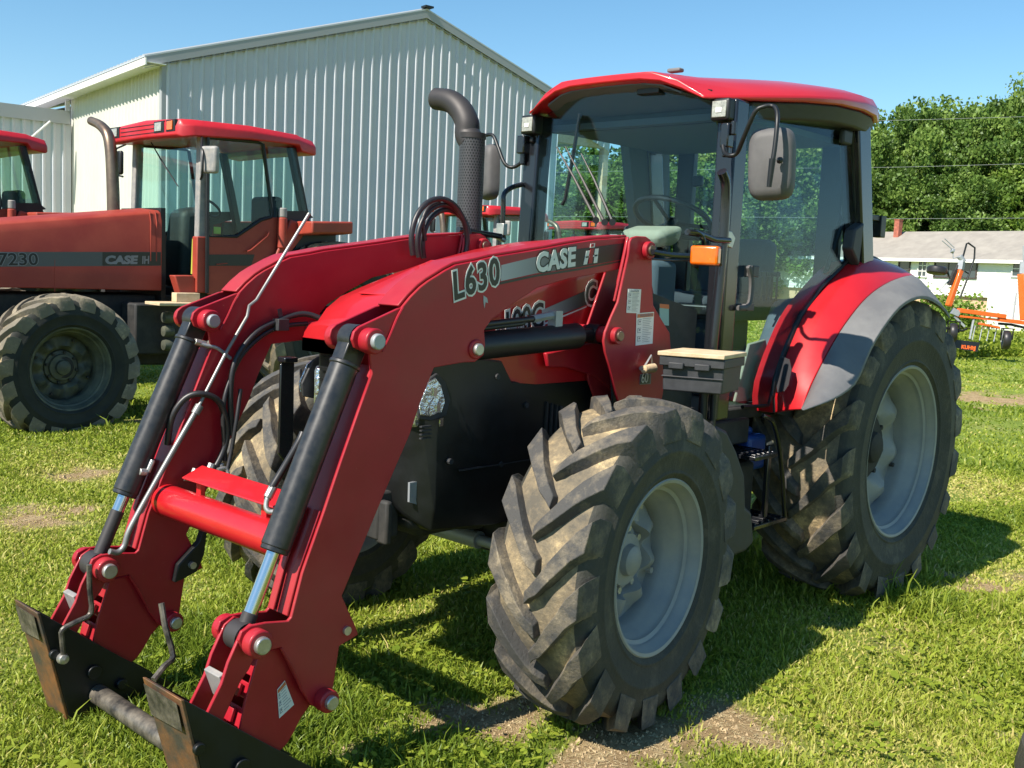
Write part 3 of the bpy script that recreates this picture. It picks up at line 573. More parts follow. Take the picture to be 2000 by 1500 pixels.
g = MB(); g.slab([(2.80, -.14, topz(2.80)+.002), (2.80, .14, topz(2.80)+.002), (2.38, .19, topz(2.38)+.006), (2.38, -.19, topz(2.38)+.006)], (0, 0, .006)); g.build('hood_scoop', M['red'], hood, bevel=.003)
# black side panels and nose below the red
nb = MB(); rings = []
for x, w_, lo, hi in ((1.45, .33, .74, 1.21), (2.1, .34, .68, 1.21), (2.44, .352, .66, 1.22), (2.5, .352, .66, 1.30), (2.80, .33, .68, 1.335), (2.88, .27, .74, 1.36), (2.93, .20, .82, 1.38)):
    rings.append([(x, -w_*.96, lo), (x, -w_, lo+.08), (x, -w_, hi), (x, w_, hi), (x, w_, lo+.08), (x, w_*.96, lo)])
nb.loft(rings); nose = nb.build('engine_cover', M['black'], T, bevel=.012)
gr = MB()
for i in range(9): gr.box((2.935, 0, .94+.042*i), (.012, .36, .012))
gr.build('grille', M['black'], T)
for i in range(4): gr = MB(); gr.box((2.22-.03*i, .347, 1.06-.008*i), (.010, .012, .13)); gr.build('vent_slot', M['plastic'], nose)
for i in range(4): gr = MB(); gr.box((2.86, .333, 1.075-.014*i), (.05, .012, .005)); gr.build('vent_slot', M['plastic'], nose)
for sy in (1, -1):
    h = MB(); pts = [bp(x, y, 1, .334) for x, y in ((835, 738), (850, 728), (866, 745), (876, 780), (868, 812), (838, 822), (815, 818), (812, 790))]
    h.slab(pts, (0, .012, 0)); fr = h.build('headlight', M['plastic'], T, bevel=.004, mirror_y=sy < 0)
    h = MB(); pts = [bp(x, y, 1, .349) for x, y in ((834, 746), (849, 737), (860, 752), (868, 784), (861, 805), (838, 813), (820, 810), (817, 790))]
    h.slab(pts, (0, .006, 0)); h.build('lens', M['reflector'], fr, bevel=.004, mirror_y=sy < 0)
    for k in range(3): h = MB(); h.box((2.845-.018*k, .358, 1.20-.055*k), (.016, .006, .03)); h.build('bulb', M['chrome'], fr, mirror_y=sy < 0)
    h = MB(); h.box((2.885, sy*.255, 1.15), (.10, .04, .17), Matrix.Rotation(sy*R(-52), 3, 'Z')); fr2 = h.build('headlight', M['reflector'], T, bevel=.015)
for x0_, z0_, sx_, sz_ in ((2.30, .90, .8, .005), (1.95, .93, .5, .006)): gr = MB(); gr.box((x0_, .349, z0_), (sx_, .008, sz_)); gr.build('panel_seam', M['plastic'], nose)
for x0_, z0_ in ((2.75, .94), (2.48, .90), (2.52, 1.24), (2.1, .88), (1.9, 1.12), (2.35, 1.12)): gr = MB(); gr.cyl((x0_, .34, z0_), (x0_, .358, z0_), .011, seg=8); gr.build('bolt', M['plastic'], nose)
for i, (p0_, p1_, r0_) in enumerate((((2.7, .24, .80), (1.9, .26, .76), .014), ((2.6, .22, .73), (1.7, .25, .70), .010), ((2.45, .30, .86), (2.45, .30, .66), .03), ((1.95, .28, .78), (1.95, .28, .58), .05))): gr = MB(); gr.cyl(p0_, p1_, r0_, seg=12); gr.build('engine_pipe', M['exhaust_dark'] if i < 2 else M['plastic'], T)
# hood decals (near side)
def decal_text(name, s, px0, px1, pxtop, Y, ms, parent, **k):
    a, b_ = bp(*px0, 1, Y), bp(*px1, 1, Y); t_ = bp(*pxtop, 1, Y)
    d = b_-a; up = t_-a; return text(name, s, a, d, up, k.pop('size'), ms, parent, **k)
YH = .357
s = MB(); s.slab([bp(x, y, 1, YH) for x, y in ((1058, 606), (1143, 568), (1196, 552), (1196, 583), (1143, 596), (1060, 628))], (0, .0012, 0)); s.build('stripe', M['fade'], hood)
s = MB(); s.slab([bp(x, y, 1, YH) for x, y in ((1064, 634), (1145, 600), (1145, 598), (1062, 631))], (0, .0012, 0)); s.build('pinstripe', M['white'], hood)
for mm, bo, dy in ((M['white'], .012, .0), (M['decal_black'], .002, .0012)):
    decal_text('lettering', '100C', (982, 661), (1060, 637), (984, 605), YH+dy, mm, hood, size=.135, shear=.15, bold=bo, xs=.80)
    decal_text('lettering', 'C', (1143, 597), (1180, 588), (1143, 560), YH+.002+dy, mm, hood, size=.13, shear=.15, bold=bo, xs=.8)
decal_text('lettering', 'FARMALL', (968, 660), (1040, 650), (970, 636), YH+.002, M['white'], hood, size=.075, bold=.002, xs=.62)
# ---- loader
kneeP, botP, liftP, topP, rearP = (3.298, 1.405), (3.685, .538), (2.823, 1.366), (1.901, 1.744), (3.431, .294)
up_px = [(1229, 464), (1162, 468), (1110, 476), (1070, 484), (1010, 494), (960, 502), (932, 509), (891, 517), (870, 528), (856, 537), (838, 548), (822, 560), (803, 579), (785, 601)]
low_px = [(779, 602), (702, 638), (692, 648), (688, 664), (694, 680), (722, 692), (727, 730), (700, 805), (665, 905), (633, 1000), (600, 1093), (591, 1119), (569, 1206), (563, 1213), (520, 1216), (490, 1222), (472, 1234), (466, 1252), (476, 1272), (499, 1280), (530, 1270), (548, 1265), (590, 1350), (606, 1376), (628, 1388), (646, 1378), (650, 1350), (663, 1262), (700, 1240), (696, 1226), (668, 1164), (674, 1150), (741, 987), (777, 903), (800, 850), (820, 790), (848, 718), (905, 708), (928, 707), (945, 694), (948, 672), (946, 645), (960, 625), (1000, 595), (1050, 562), (1110, 545), (1180, 532), (1226, 522)]
prof = XZ(up_px+low_px, YA); upp = XZ(up_px, YA)
frontp = XZ([(735, 712), (727, 730), (700, 805), (665, 905), (633, 1000), (600, 1093), (591, 1119), (569, 1206)], YA)
underp = XZ([(668, 1164), (674, 1150), (741, 987), (777, 903), (800, 850), (820, 790), (848, 718)], YA)
under2 = XZ([(946, 645), (960, 625), (1000, 595), (1050, 562), (1110, 545), (1180, 532), (1226, 522)], YA)
def ydir(path, off, y=None): return [(x, z) for x, z in path]
for k, dY in enumerate((0, -SP)):
    y1, y0 = YA+dY, YA-AW+dY; ym = (y0+y1)/2
    a = MB(); a.prism(prof, y1-.012, y1); a.prism(prof, y0, y0+.012)
    a.strip(upp[::-1], y0+.012, y1-.012, -.010)
    fp = [(x-.012, z-.008) for x, z in frontp]; a.strip(fp, y0+.012, y1-.012, .008)
    a.strip([(x+.01, z) for x, z in underp], y0+.012, y1-.012, .008); a.strip(under2, y0+.012, y1-.012, -.008)
    # stepped flanges over the lower channel
    fl = frontp[4:]; 
    for ya_, yb_ in ((y1-.042, y1-.0125), (y0+.0125, y0+.042)): a.strip(fl, ya_, yb_, .008)
    arm = a.build('loader_arm', M['red_loader'], T, bevel=.003, seg=2)
    for nm, p, r_, ln in (('pin', kneeP, .040, .055), ('pin', botP, .042, .05), ('pin', liftP, .034, .02), ('pin', rearP, .036, .05)):
        b = MB(); b.cyl((p[0], y1-.002, p[1]), (p[0], y1+ln-.012, p[1]), r_, seg=28); b.build('pin_boss', M['red_loader'], arm, bevel=.005); b = MB(); b.cyl((p[0], y0+.002, p[1]), (p[0], y0-ln+.012, p[1]), r_, seg=28)
        bo = b.build('pin_boss', M['red_loader'], arm, bevel=.005)
        b = MB(); b.cyl((p[0], y0-ln-.004, p[1]), (p[0], y1+ln+.004, p[1]), r_*.62, seg=24); b.build('pin', M['steel'] if p in (botP, rearP, liftP) else M['grey_steel'], arm, bevel=.004)
    # weld beads
    b = MB(); W_ = XZ([(786, 600), (774, 622), (760, 655), (745, 686)], YA); b.tube([(x, y1+.003, z) for x, z in W_], .0045, 6, sm=4); b.build('weld_bead', M['red_loader'], arm)
    b = MB(); W_ = XZ([(548, 1266), (570, 1302), (590, 1350)], YA); b.tube([(x, y1+.001, z) for x, z in W_], .004, 6); b.build('weld_bead', M['red_loader'], arm)
    # bucket cylinder
    d = A([botP[0]-kneeP[0], 0, botP[1]-kneeP[1]]); L = np.linalg.norm(d); d /= L; K = A([kneeP[0], ym, kneeP[1]]); B_ = A([botP[0], ym, botP[1]])
    b = MB(); b.lathe([(.046, -.03), (.046, .03)], K, seg=28); b.box(K+d*.045, (.075, .058, .085), Matrix.Rotation(-math.atan2(d[0], -d[2]), 3, 'Y')); b.cyl(K+d*.08, K+d*.095, .05, seg=28); b.cyl(K+d*.09, K+d*(L*.715), .0455, seg=32); b.cyl(K+d*(L*.70), K+d*(L*.73), .043, seg=28)
    cyl = b.build('bucket_cylinder', M['black_scuffed'] if 'black_scuffed' in M else M['black'], T, bevel=.004)
    b = MB(); b.cyl(K+d*(L*.72), B_-d*.05, .0215, seg=24); b.build('piston_rod', M['chrome'], cyl)
    b = MB(); b.cyl(B_-d*(.07 if k == 0 else .20), B_-d*.03, .024, seg=20); b.lathe([(.045, -.03), (.045, .03)], B_, seg=24); b.build('rod_end', M['exhaust_dark'], cyl, bevel=.003)
    # lift cylinder
    Lp = A([liftP[0], ym, liftP[1]]); tp = bp(1205, 656, 1, .57); Tp = A([tp[0], ym, tp[2]])
    d2 = Tp-Lp; L2 = np.linalg.norm(d2); d2 /= L2
    b = MB(); b.lathe([(.042, -.045), (.042, .045)], Lp, seg=24); b.cyl(Lp+d2*.03, Lp+d2*(L2-.12), .050, seg=32); b.cyl(Lp+d2*(L2-.14), Tp, .026, seg=20); b.lathe([(.04, -.03), (.04, .03)], Tp, seg=24)
    b.tube([Lp+d2*.06+A([0, 0, .06]), Lp+d2*.30+A([0, 0, .066]), Lp+d2*.34+A([0, 0, .085])], .010, 8)
    lc = b.build('lift_cylinder', M['black'], T, bevel=.004)
    b = MB(); q = [Lp+d2*.02+A([0, .0, .055]), Lp+d2*.04+A([0, 0, .072]), Lp+d2*.36+A([0, 0, .080])]; b.tube(q, .012, 10, sm=4); b.build('hose', M['hose'], lc)
    b = MB(); b.cyl(Lp+d2*.36+A([0, 0, .080]), Lp+d2*.47+A([0, 0, .088]), .015, seg=6); b.box(Lp+d2*.49+A([0, 0, .075]), (.04, .04, .06)); b.build('hose_fitting', M['grey_steel'], lc)
    if k == 0: ARM = arm; LCY = lc
    else: ARM2 = arm
# tower and mount
tw_px = [(1230, 472), (1234, 464), (1244, 461), (1262, 462), (1271, 468), (1273, 480), (1274, 560), (1276, 596), (1297, 632), (1308, 650), (1311, 688), (1300, 740), (1291, 790), (1210, 790), (1202, 766), (1190, 716), (1182, 688), (1179, 666), (1182, 649), (1193, 621), (1207, 590), (1216, 548), (1227, 498)]
tin_px = [(1182, 533), (1178, 505), (1190, 478), (1215, 470), (1262, 480), (1274, 560), (1290, 640), (1290, 790), (1165, 790), (1148, 740), (1150, 700), (1140, 637), (1147, 636)]
for k, dY in enumerate((0, -SP)):
    a = MB(); a.prism(XZ(tw_px, .560), .549+dY, .561+dY); a.prism(XZ(tin_px, .38), .370+dY, .382+dY)
    tl = MB()
    fpth = XZ([(1234, 463), (1227, 498), (1216, 548), (1207, 590)], .56)
    a.strip(fpth, .535+dY, .549+dY, .008)
    tow = a.build('loader_tower', M['red_loader'], T, bevel=.004)
    for p, r_ in ((topP, .036), ((tp[0], tp[2]), .034)):
        b = MB(); b.cyl((p[0], .36+dY, p[1]), (p[0], .583+dY, p[1]), r_, seg=28); b.build('pin_boss', M['red_loader'], tow, bevel=.004)
        b = MB(); b.cyl((p[0], .35+dY, p[1]), (p[0], .592+dY, p[1]), r_*.6, seg=20); b.build('pin', M['exhaust'], tow, bevel=.003)
    if k == 0: TOW = tow
mt_ = MB(); mp = XZ([(1070, 690), (1075, 718), (1110, 718), (1165, 735), (1215, 775), (1225, 800), (1295, 800), (1305, 690), (1200, 660)], .40)
mt_.prism(mp, .372, .392); mt_.prism(mp, -.392, -.372)
mq = XZ([(1215, 775), (1225, 830), (1240, 880), (1300, 880), (1300, 790)], .40); mt_.prism(mq, .372, .39); mt_.prism(mq, -.39, -.372); mt_.box((1.65, 0, 1.0), (.16, .8, .14))
mt_.build('loader_mount', M['red_loader'], T, bevel=.006)
# decals on the near arm
YD = YA+.0006
s = MB(); s.slab([bp(x, y, 1, YD) for x, y in ((979, 518), (1040, 503), (1130, 486), (1217, 475), (1217, 506), (1130, 522), (1045, 534), (978, 549))], (0, .0012, 0)); s.build('stripe', M['fade'], ARM)
s = MB(); s.slab([bp(x, y, 1, YD) for x, y in ((976, 556), (1045, 541), (1130, 528), (1217, 511), (1217, 508), (1130, 524), (1045, 537), (977, 551))], (0, .0012, 0)); s.build('pinstripe', M['decal_black'], ARM)
for mm, bo, dy in ((M['white'], .010, .0014), (M['decal_black'], .0035, .0028)):
    decal_text('lettering', 'L630', (886, 586), (975, 553), (890, 548), YD+dy, mm, ARM, size=.128, shear=.16, bold=bo, xs=.83, spacing=1.12)
for mm, bo, dy in ((M['decal_black'], .009, .0014), (M['white'], .004, .0028)):
    decal_text('lettering', 'CASE', (1047, 531), (1134, 516), (1049, 503), YD+dy, mm, ARM, size=.094, shear=.14, bold=bo, xs=.98, spacing=1.05)
s = MB()
for q in (((1139, 517), (1146, 516), (1152, 489), (1145, 490)), ((1159, 514), (1166, 513), (1169, 485), (1162, 486)), ((1143, 504), (1166, 500), (1167, 497), (1144, 501))): s.slab([bp(x, y, 1, YD+.0014) for x, y in q], (0, .0014, 0))
s.build('emblem', M['white'], ARM)
s = MB(); s.slab([bp(x, y, 1, YD+.003) for x, y in ((1149, 515), (1156, 514), (1160, 485), (1153, 486))], (0, .0014, 0)); s.slab([bp(x, y, 1, YD+.003) for x, y in ((1154, 482), (1159, 481.5), (1160, 476), (1155, 476.5))], (0, .0014, 0)); s.build('emblem_dot', M['decal_red'], ARM)
s = MB()
for q in (((1152, 484), (1161, 483), (1162, 475), (1153, 476)),): s.slab([bp(x, y, 1, YD+.0014) for x, y in q], (0, .0014, 0))
s.build('emblem', M['white'], ARM)
s = MB(); s.slab([bp(x, y, 1, YD) for x, y in ((944, 577), (951, 582), (953, 592), (948, 590), (946, 602), (944, 590))], (0, .001, 0)); s.build('paint_chip', M['grey_steel'], ARM)
def warn(px, Y, parent, head, hm, lines=7, title=None):
    P = [bp(x, y, 1, Y) for x, y in px]   # tl, tr, br, bl
    s = MB(); s.slab(P, (0, .0012, 0)); o = s.build('warning_label', M['white'], parent)
    tl, tr, br, bl = [p+A([0, .0014, 0]) for p in P]
    def q(u0, v0, u1, v1):
        f = lambda u, v: (tl*(1-u)+tr*u)*(1-v)+(bl*(1-u)+br*u)*v
        return [f(u0, v0), f(u1, v0), f(u1, v1), f(u0, v1)]
    s = MB(); s.slab(q(.04, .03, .96, .14), (0, .001, 0)); s.build('label_header', hm, o)
    s = MB(); R_ = random.Random(3)
    for i in range(lines*2): v = .18+.78*i/(lines*2); s.slab(q(.36, v, .92-R_.random()*.25, v+.012), (0, .0008, 0))
    for i in range(3):
        v = .2+.26*i; s.slab(q(.08, v, .28, v+.015), (0, .0008, 0)); s.slab(q(.08, v+.14, .28, v+.155), (0, .0008, 0)); s.slab(q(.08, v, .10, v+.15), (0, .0008, 0)); s.slab(q(.16, v+.04, .24, v+.09), (0, .0008, 0))
    s.build('label_print', M['decal_ink'], o)
    if title:
        w_ = np.linalg.norm(tr-tl); text('lettering', title, q(.18, .03, .9, .13)[3]+A([0, .0012, 0]), tr-tl, tl-bl, w_*.155, M['decal_ink'], o)
warn([(1226, 564), (1252, 565), (1249, 612), (1223, 611)], .562, TOW, 1, M['white'], title='DANGER')
warn([(1243, 612), (1277, 609), (1274, 671), (1241, 675)], .562, TOW, 1, M['decal_orange'], title='WARNING')
s = MB(); s.slab([bp(x, y, 1, .562) for x, y in ((1250, 731), (1271, 730), (1270, 750), (1249, 751))], (0, .002, 0)); tg = s.build('number_plate', M['decal_ink'], TOW); 
s = MB(); s.slab([bp(x, y, 1, .5645) for x, y in ((1251.5, 732.5), (1269.5, 731.5), (1268.5, 748.5), (1250.5, 749.5))], (0, .001, 0)); s.build('plate_face', M['decal_black'], TOW)
decal_text('lettering', '60', (1252, 748), (1268, 747), (1252, 734), .566, M['white'], TOW, size=.062, xs=.8)
b = MB(); b.cyl(bp(1256, 722, 1, .59), bp(1278, 718, 1, .59), .016, .02, seg=12); b.build('latch_knob', M['wood'], TOW, bevel=.006)
b = MB(); b.tube([bp(1256, 720, 1, .58), bp(1272, 694, 1, .59), bp(1274, 712, 1, .585)], .004, 6); b.cyl(bp(1252, 719, 1, .58), bp(1262, 722, 1, .58), .010, seg=8); b.build('lock_pin', M['steel'], TOW)
# cross tube between the arms
ct = (lambda q: (q[0], q[2]))(bp(565, 1075, 1, .40)); 
b = MB(); cz = bp(565, 1072, 1, .402)
b.cyl((cz[0]-.03, -.402, cz[2]), (cz[0]-.03, .402, cz[2]), .058, seg=40); ctb = b.build('cross_tube', M['red'], T)
b = MB(); pA, pB = bp(385, 962, 1, -.30), bp(530, 1000, 1, .33)
xx, zz = cz[0]-.06, cz[2]+.085
b.slab([(xx+.05, -.26, zz+.02), (xx+.05, .36, zz+.02), (xx-.03, .36, zz+.055), (xx-.03, -.26, zz+.055)], (0, 0, .006)); b.box((xx+.01, -.2, zz-.005), (.02, .03, .06)); b.box((xx+.01, .2, zz-.005), (.02, .03, .06)); b.build('tube_shield', M['red'], ctb, bevel=.003)
# ---- tool carrier at the foot of the arms
LX = botP[0]; lowL = bp(418, 1388, 1, .50)
for k, dY in enumerate((0, -SP)):
    for nm, ya_ in (('guide_link', .502), ('guide_link', .414)):
        b = MB(); P0 = A([botP[0], botP[1]]); P1 = A([lowL[0]+.02, lowL[2]-.05]); d = (P1-P0)/np.linalg.norm(P1-P0); nn = A([-d[1], d[0]])
        poly = [P0+nn*.04-d*.01, P0-d*.042+nn*.02, P0-d*.042-nn*.02, P0-nn*.042, P0-nn*.042+d*.08, P0-nn*.032+d*.12, P1-nn*.032, P1+nn*.032, P0+nn*.028+d*.14, P0+nn*.038+d*.08]
        b.prism([tuple(q) for q in poly], ya_+dY-.006, ya_+dY+.006); b.build(nm, M['red_loader'], T, bevel=.003)
    b = MB(); b.box((P0[0]*.45+P1[0]*.55, .458+dY, P0[1]*.45+P1[1]*.55), (.02, .08, .09), Matrix.Rotation(R(20), 3, 'Y')); b.build('spacer', M['pillar_grey'], T, bevel=.003)
    br = XZ([(504, 1278), (544, 1264), (560, 1290), (592, 1352), (606, 1376), (588, 1400), (572, 1432), (560, 1452), (535, 1478), (500, 1450), (466, 1424), (478, 1370), (495, 1310)], .50)
    b = MB(); b.prism(br, .492+dY, .503+dY); b.prism(br, .400+dY, .411+dY)
    br_o = b.build('carrier_bracket', M['red_loader'], T, bevel=.003)
    b = MB(); F = XZ([(506, 1282), (466, 1424)], .50); fa, fb = A(F[0]), A(F[1]); dd = fb-fa
    for u0, u1 in ((.0, .30), (.40, .62), (.74, 1.0)):
        p, q = fa+dd*u0, fa+dd*u1
        b.slab([(p[0]-.004, .413+dY, p[1]), (p[0]-.004, .490+dY, p[1]), (q[0]-.004, .490+dY, q[1]), (q[0]-.004, .413+dY, q[1])], (-.008, 0, -.004))
    for u0, u1 in ((.42, .60), (.76, .95)):
        p, q = fa+dd*u0, fa+dd*u1; b.slab([(p[0]+.004, .430+dY, p[1]), (p[0]+.004, .470+dY, p[1]), (q[0]+.004, .470+dY, q[1]), (q[0]+.004, .430+dY, q[1])], (.010, 0, .004))
    b.build('bracket_face', M['red_loader'], br_o, bevel=.002)
    if k == 0:
        warn([(541, 1347), (556, 1329), (574, 1376), (545, 1403)], .5045, br_o, 1, M['decal_orange'], 4)
# attachment carrier: rusty front strips, black triangular side plates, a tube joining them
for k in (0, 1):
    dY = -.927*k
    ft, fb, tr, br2 = (3.905, .425), (3.80, .015), (3.47, .035), (3.50, .0)
    y1 = .524+dY; y0 = .315+dY if k == 0 else .345+dY
    s = MB(); s.slab([(ft[0], y0, ft[1]), (ft[0], y1+.004, ft[1]), (fb[0], y1-.004, fb[1]), (fb[0], y0+.016, fb[1])], (.012, 0, .003)); ap = s.build('attachment_plate', M['rust'], T, bevel=.003)
    s = MB(); s.slab([(ft[0]+.014, y0+.014, ft[1]-.012), (ft[0]+.014, y1-.012, ft[1]-.012), (ft[0]-.006, y1-.014, ft[1]-.10), (ft[0]-.008, y0+.018, ft[1]-.11)], (.0012, 0, .0)); s.build('paint_patch', M['rust_wear'], ap)
    for yy in (y1-.012, y0+.01):
        s = MB(); s.prism([ft, fb, (3.44, -.01), (3.40, .03), (3.62, .20)], yy, yy+.012); s.build('side_plate', M['black'], ap, bevel=.002)
    s = MB(); s.slab([(ft[0]-.004, y0+.02, ft[1]-.01), (ft[0]-.004, y1-.012, ft[1]-.01), (3.62, y1-.012, .19), (3.62, y0+.02, .19)], (-.008, 0, -.010)); s.build('top_plate', M['black'], ap, bevel=.002)
    for px_, r_ in (((105, 1340 if False else 1290), .016), ((200, 1300), .0)) if False else ():
        pass
    for q_, r_ in (((3.86, .27), .018), ((3.72, .17), .026), ((3.62, .10), .020)):
        s = MB(); s.cyl((q_[0], y1-.001, q_[1]), (q_[0], y1+.016, q_[1]), r_, seg=16); s.build('bolt', M['black'], ap, bevel=.003)
b = MB(); q0 = bp(205, 1338, 1, -.39); b.cyl((q0[0]+.02, -.40, q0[2]-.03), (q0[0]+.02, .34, q0[2]-.03), .034, seg=24); b.build('carrier_tube', M['rust_wear'], T)
for pts, Y0, Y1 in ((((174, 1103), (175, 1150), (178, 1197), (150, 1214), (122, 1230), (121, 1250), (125, 1288)), -.37, -.375), (((315, 1178), (323, 1225), (338, 1282), (322, 1300), (300, 1328)), .18, .26)):
    b = MB(); P = [bp(x, y, 1, Y0+(Y1-Y0)*i/(len(pts)-1)) for i, (x, y) in enumerate(pts)]; b.tube(P, .0095, 8, sm=3); h = b.build('latch_handle', M['rust_wear'], T)
b = MB(); q = bp(122, 1286, 1, -.38); b.lathe([(.001, -.02), (.016, -.016), (.020, 0), (.016, .016), (.001, .02)], q, seg=16); b.build('latch_knob', M['steel'], T)
# stop lugs behind the far arm foot
b = MB(); b.prism(XZ([(352, 1105), (392, 1060), (400, 1035), (408, 1038), (402, 1085), (388, 1118), (362, 1132), (345, 1140)], -.36), -.40, -.37); b.build('stand_bracket', M['black'], T, bevel=.004)
b = MB(); q = bp(376, 1104, 1, -.36); b.cyl(q-A([0, .02, 0]), q+A([0, .008, 0]), .013, seg=12); b.build('bolt', M['steel'], T)
for p_ in ((676, 1231),):
    b = MB(); q = bp(*p_, 1, YA); b.cyl(q, q+A([0, .010, 0]), .014, seg=16); b.build('bolt', M['steel'], ARM)
# guard flap in front of the radiator
b = MB(); P = [bp(x, y, 1, -.22) for x, y in ((545, 712), (552, 703), (572, 700), (570, 860), (556, 905), (541, 885))]; b.slab(P, (0, .012, 0)); b.box(bp(562, 702, 1, -.2), (.06, .05, .02)); b.build('guard_plate', M['black_gloss'], T, bevel=.004)
b = MB(); b.box((2.92, 0, .74), (.10, .44, .18)); b.box((2.95, .23, .72), (.03, .06, .16)); b.build('front_support', M['dark'], T, bevel=.01)
b = MB(); P = [bp(x, y, 1, .28) for x, y in ((797, 942), (821, 938), (818, 987), (796, 980))]; b.slab(P, (0, .01, 0)); b.build('bracket', M['grey_steel'], T)
# indicator rod on the far arm
YR = -.375
b = MB(); b.tube([bp(x, y, 1, YR) for x, y in ((604, 417), (552, 502), (501, 586), (487, 597), (483, 618), (440, 692), (386, 798))], .0065, 8); rod = b.build('level_indicator_rod', M['rod_grey'], T)
b = MB(); b.tube([bp(x, y, 1, YR) for x, y in ((386, 798), (330, 895), (268, 1006), (250, 1042), (243, 1066), (230, 1079), (214, 1077))], .0105, 10, sm=3); b.cyl(bp(390, 792, 1, YR), bp(381, 808, 1, YR), .016, seg=10); b.build('rod_sleeve', M['rod_grey'], rod)
# hoses
def hose(pts, r_=.0115, m_='hose', par=None, sm=5, nm='hose'):
    b = MB(); b.tube([bp(x, y, 1, Y) for x, y, Y in pts], r_, 10, sm=sm); return b.build(nm, M[m_], par or T)
hose([(453, 850, -.36), (450, 760, -.365), (462, 700, -.37), (500, 650, -.37), (545, 626, -.37), (590, 613, -.36), (625, 622, -.33), (648, 640, -.30)])
hose([(440, 900, -.36), (436, 800, -.36), (450, 740, -.37), (475, 690, -.37), (520, 650, -.375), (560, 636, -.37), (600, 632, -.36)], .009)
hose([(327, 868, -.44), (336, 815, -.42), (362, 778, -.40), (395, 769, -.37), (428, 785, -.36), (443, 830, -.36), (440, 870, -.36), (425, 905, -.36), (412, 922, -.36)], .012)
hose([(440, 935, -.33), (452, 880, -.34), (462, 820, -.34), (470, 760, -.36)], .008)
hose([(522, 975, .30), (530, 955, .31), (552, 918, .32), (583, 865, .34), (592, 845, .34)], .012)
for a_, b_, r_ in (((374, 936), (382, 915), .013), ((404, 930), (414, 905), .015), ((430, 935), (432, 905), .012), ((523, 972), (534, 950), .015), ((380, 667), (402, 673), .013), ((406, 672), (422, 678), .017), ((272, 921), (285, 922), .014), ((288, 922), (298, 898), .011)):
    Y = .31 if a_[0] > 500 else (-.36 if a_[0] > 300 and a_[1] > 800 else -.42)
    c_ = MB(); c_.cyl(bp(*a_, 1, Y), bp(*b_, 1, Y), r_, seg=8); c_.build('hose_fitting', M['steel'], T, bevel=.002)
hose([(382, 667, -.42), (400, 674, -.41), (424, 680, -.40), (450, 700, -.40)], .007, 'grey_steel')
hose([(530, 950, .31), (520, 985, .31), (524, 998, .32), (534, 1000, .33)], .009, 'steel')
hose([(360, 935, -.36), (395, 940, -.34), (430, 945, -.32), (445, 930, -.32), (440, 915, -.33), (425, 918, -.33)], .008, 'steel')
b = MB(); b.slab([bp(x, y, 1, -.372) for x, y in ((541, 604), (549, 602), (553, 622), (545, 624))], (0, .004, 0)); b.box(bp(549, 634, 1, -.36), (.05, .04, .045)); b.build('hose_clamp', M['plastic'], T, bevel=.003)
for dx, sc, dy_ in ((0, 1., 0), (8, .93, 6), (14, .86, 10)):
    cx, cy = 858+dx, 470+dy_; pts = []
    for t in np.linspace(200, -20, 14): pts.append((cx+(52*sc)*math.cos(R(t))*1.05, cy-82*sc*math.sin(R(t)), -.36-.02*dx/8))
    hose(pts, .0125, sm=2)
hose([(830, 470, -.38), (826, 430, -.38), (838, 405, -.38), (858, 395, -.38)], .010)
# exhaust with perforated guard
mx_ = bp(915, 462, 1, -.50); ex, ey = mx_[0], -.50
b = MB(); rings = []; segs = 48
z0, z1 = mx_[2]-.10, bp(913, 264, 1, -.50)[2]
vs = []; 
for z in (z0, z1): vs += [(ex+.060*math.cos(t), ey+.060*math.sin(t), z) for t in np.linspace(0, 2*math.pi, segs, endpoint=False)]
b.add(vs, [(i, (i+1) % segs, (i+1) % segs+segs, i+segs) for i in range(segs)])
ex_o = b.build('exhaust_guard', M['perf'], T)
me = ex_o.data; uvl = me.uv_layers.new(name='UVMap')
for p in me.polygons:
    i = min(v for v in p.vertices if v < segs); jj = [v for v in p.vertices if v < segs]; wrap = (0 in jj and segs-1 in jj)
    for li in p.loop_indices:
        v = me.loops[li].vertex_index; a = (v % segs); u = (segs if (wrap and a == 0) else a)/segs
        uvl.data[li].uv = (u, 0 if v < segs else 1)
b = MB(); b.cyl((ex, ey, z0-.1), (ex, ey, z1-.01), .05, seg=24); pe = [(ex, ey, z1-.03)]
for x, y in ((913, 262), (912, 240), (900, 215), (880, 198), (852, 193)): q = bp(x, y, 0, ex); pe.append((q[0], q[1], q[2]))
b.build('exhaust_core', M['black'], T)
b = MB(); b.tube(pe, [.062, .060, .058, .056, .054, .052], 28, sm=5); b.lathe([(.064, -.012), (.064, .012)], (ex, ey, z1), (0, 0, 1), seg=32); b.build('exhaust_stack', M['exhaust_dark'], T)
b = MB(); b.cyl(bp(895, 448, 1, -.45), bp(978, 462, 1, -.45), .014, seg=12); b.build('support_rail', M['black_gloss'], T)
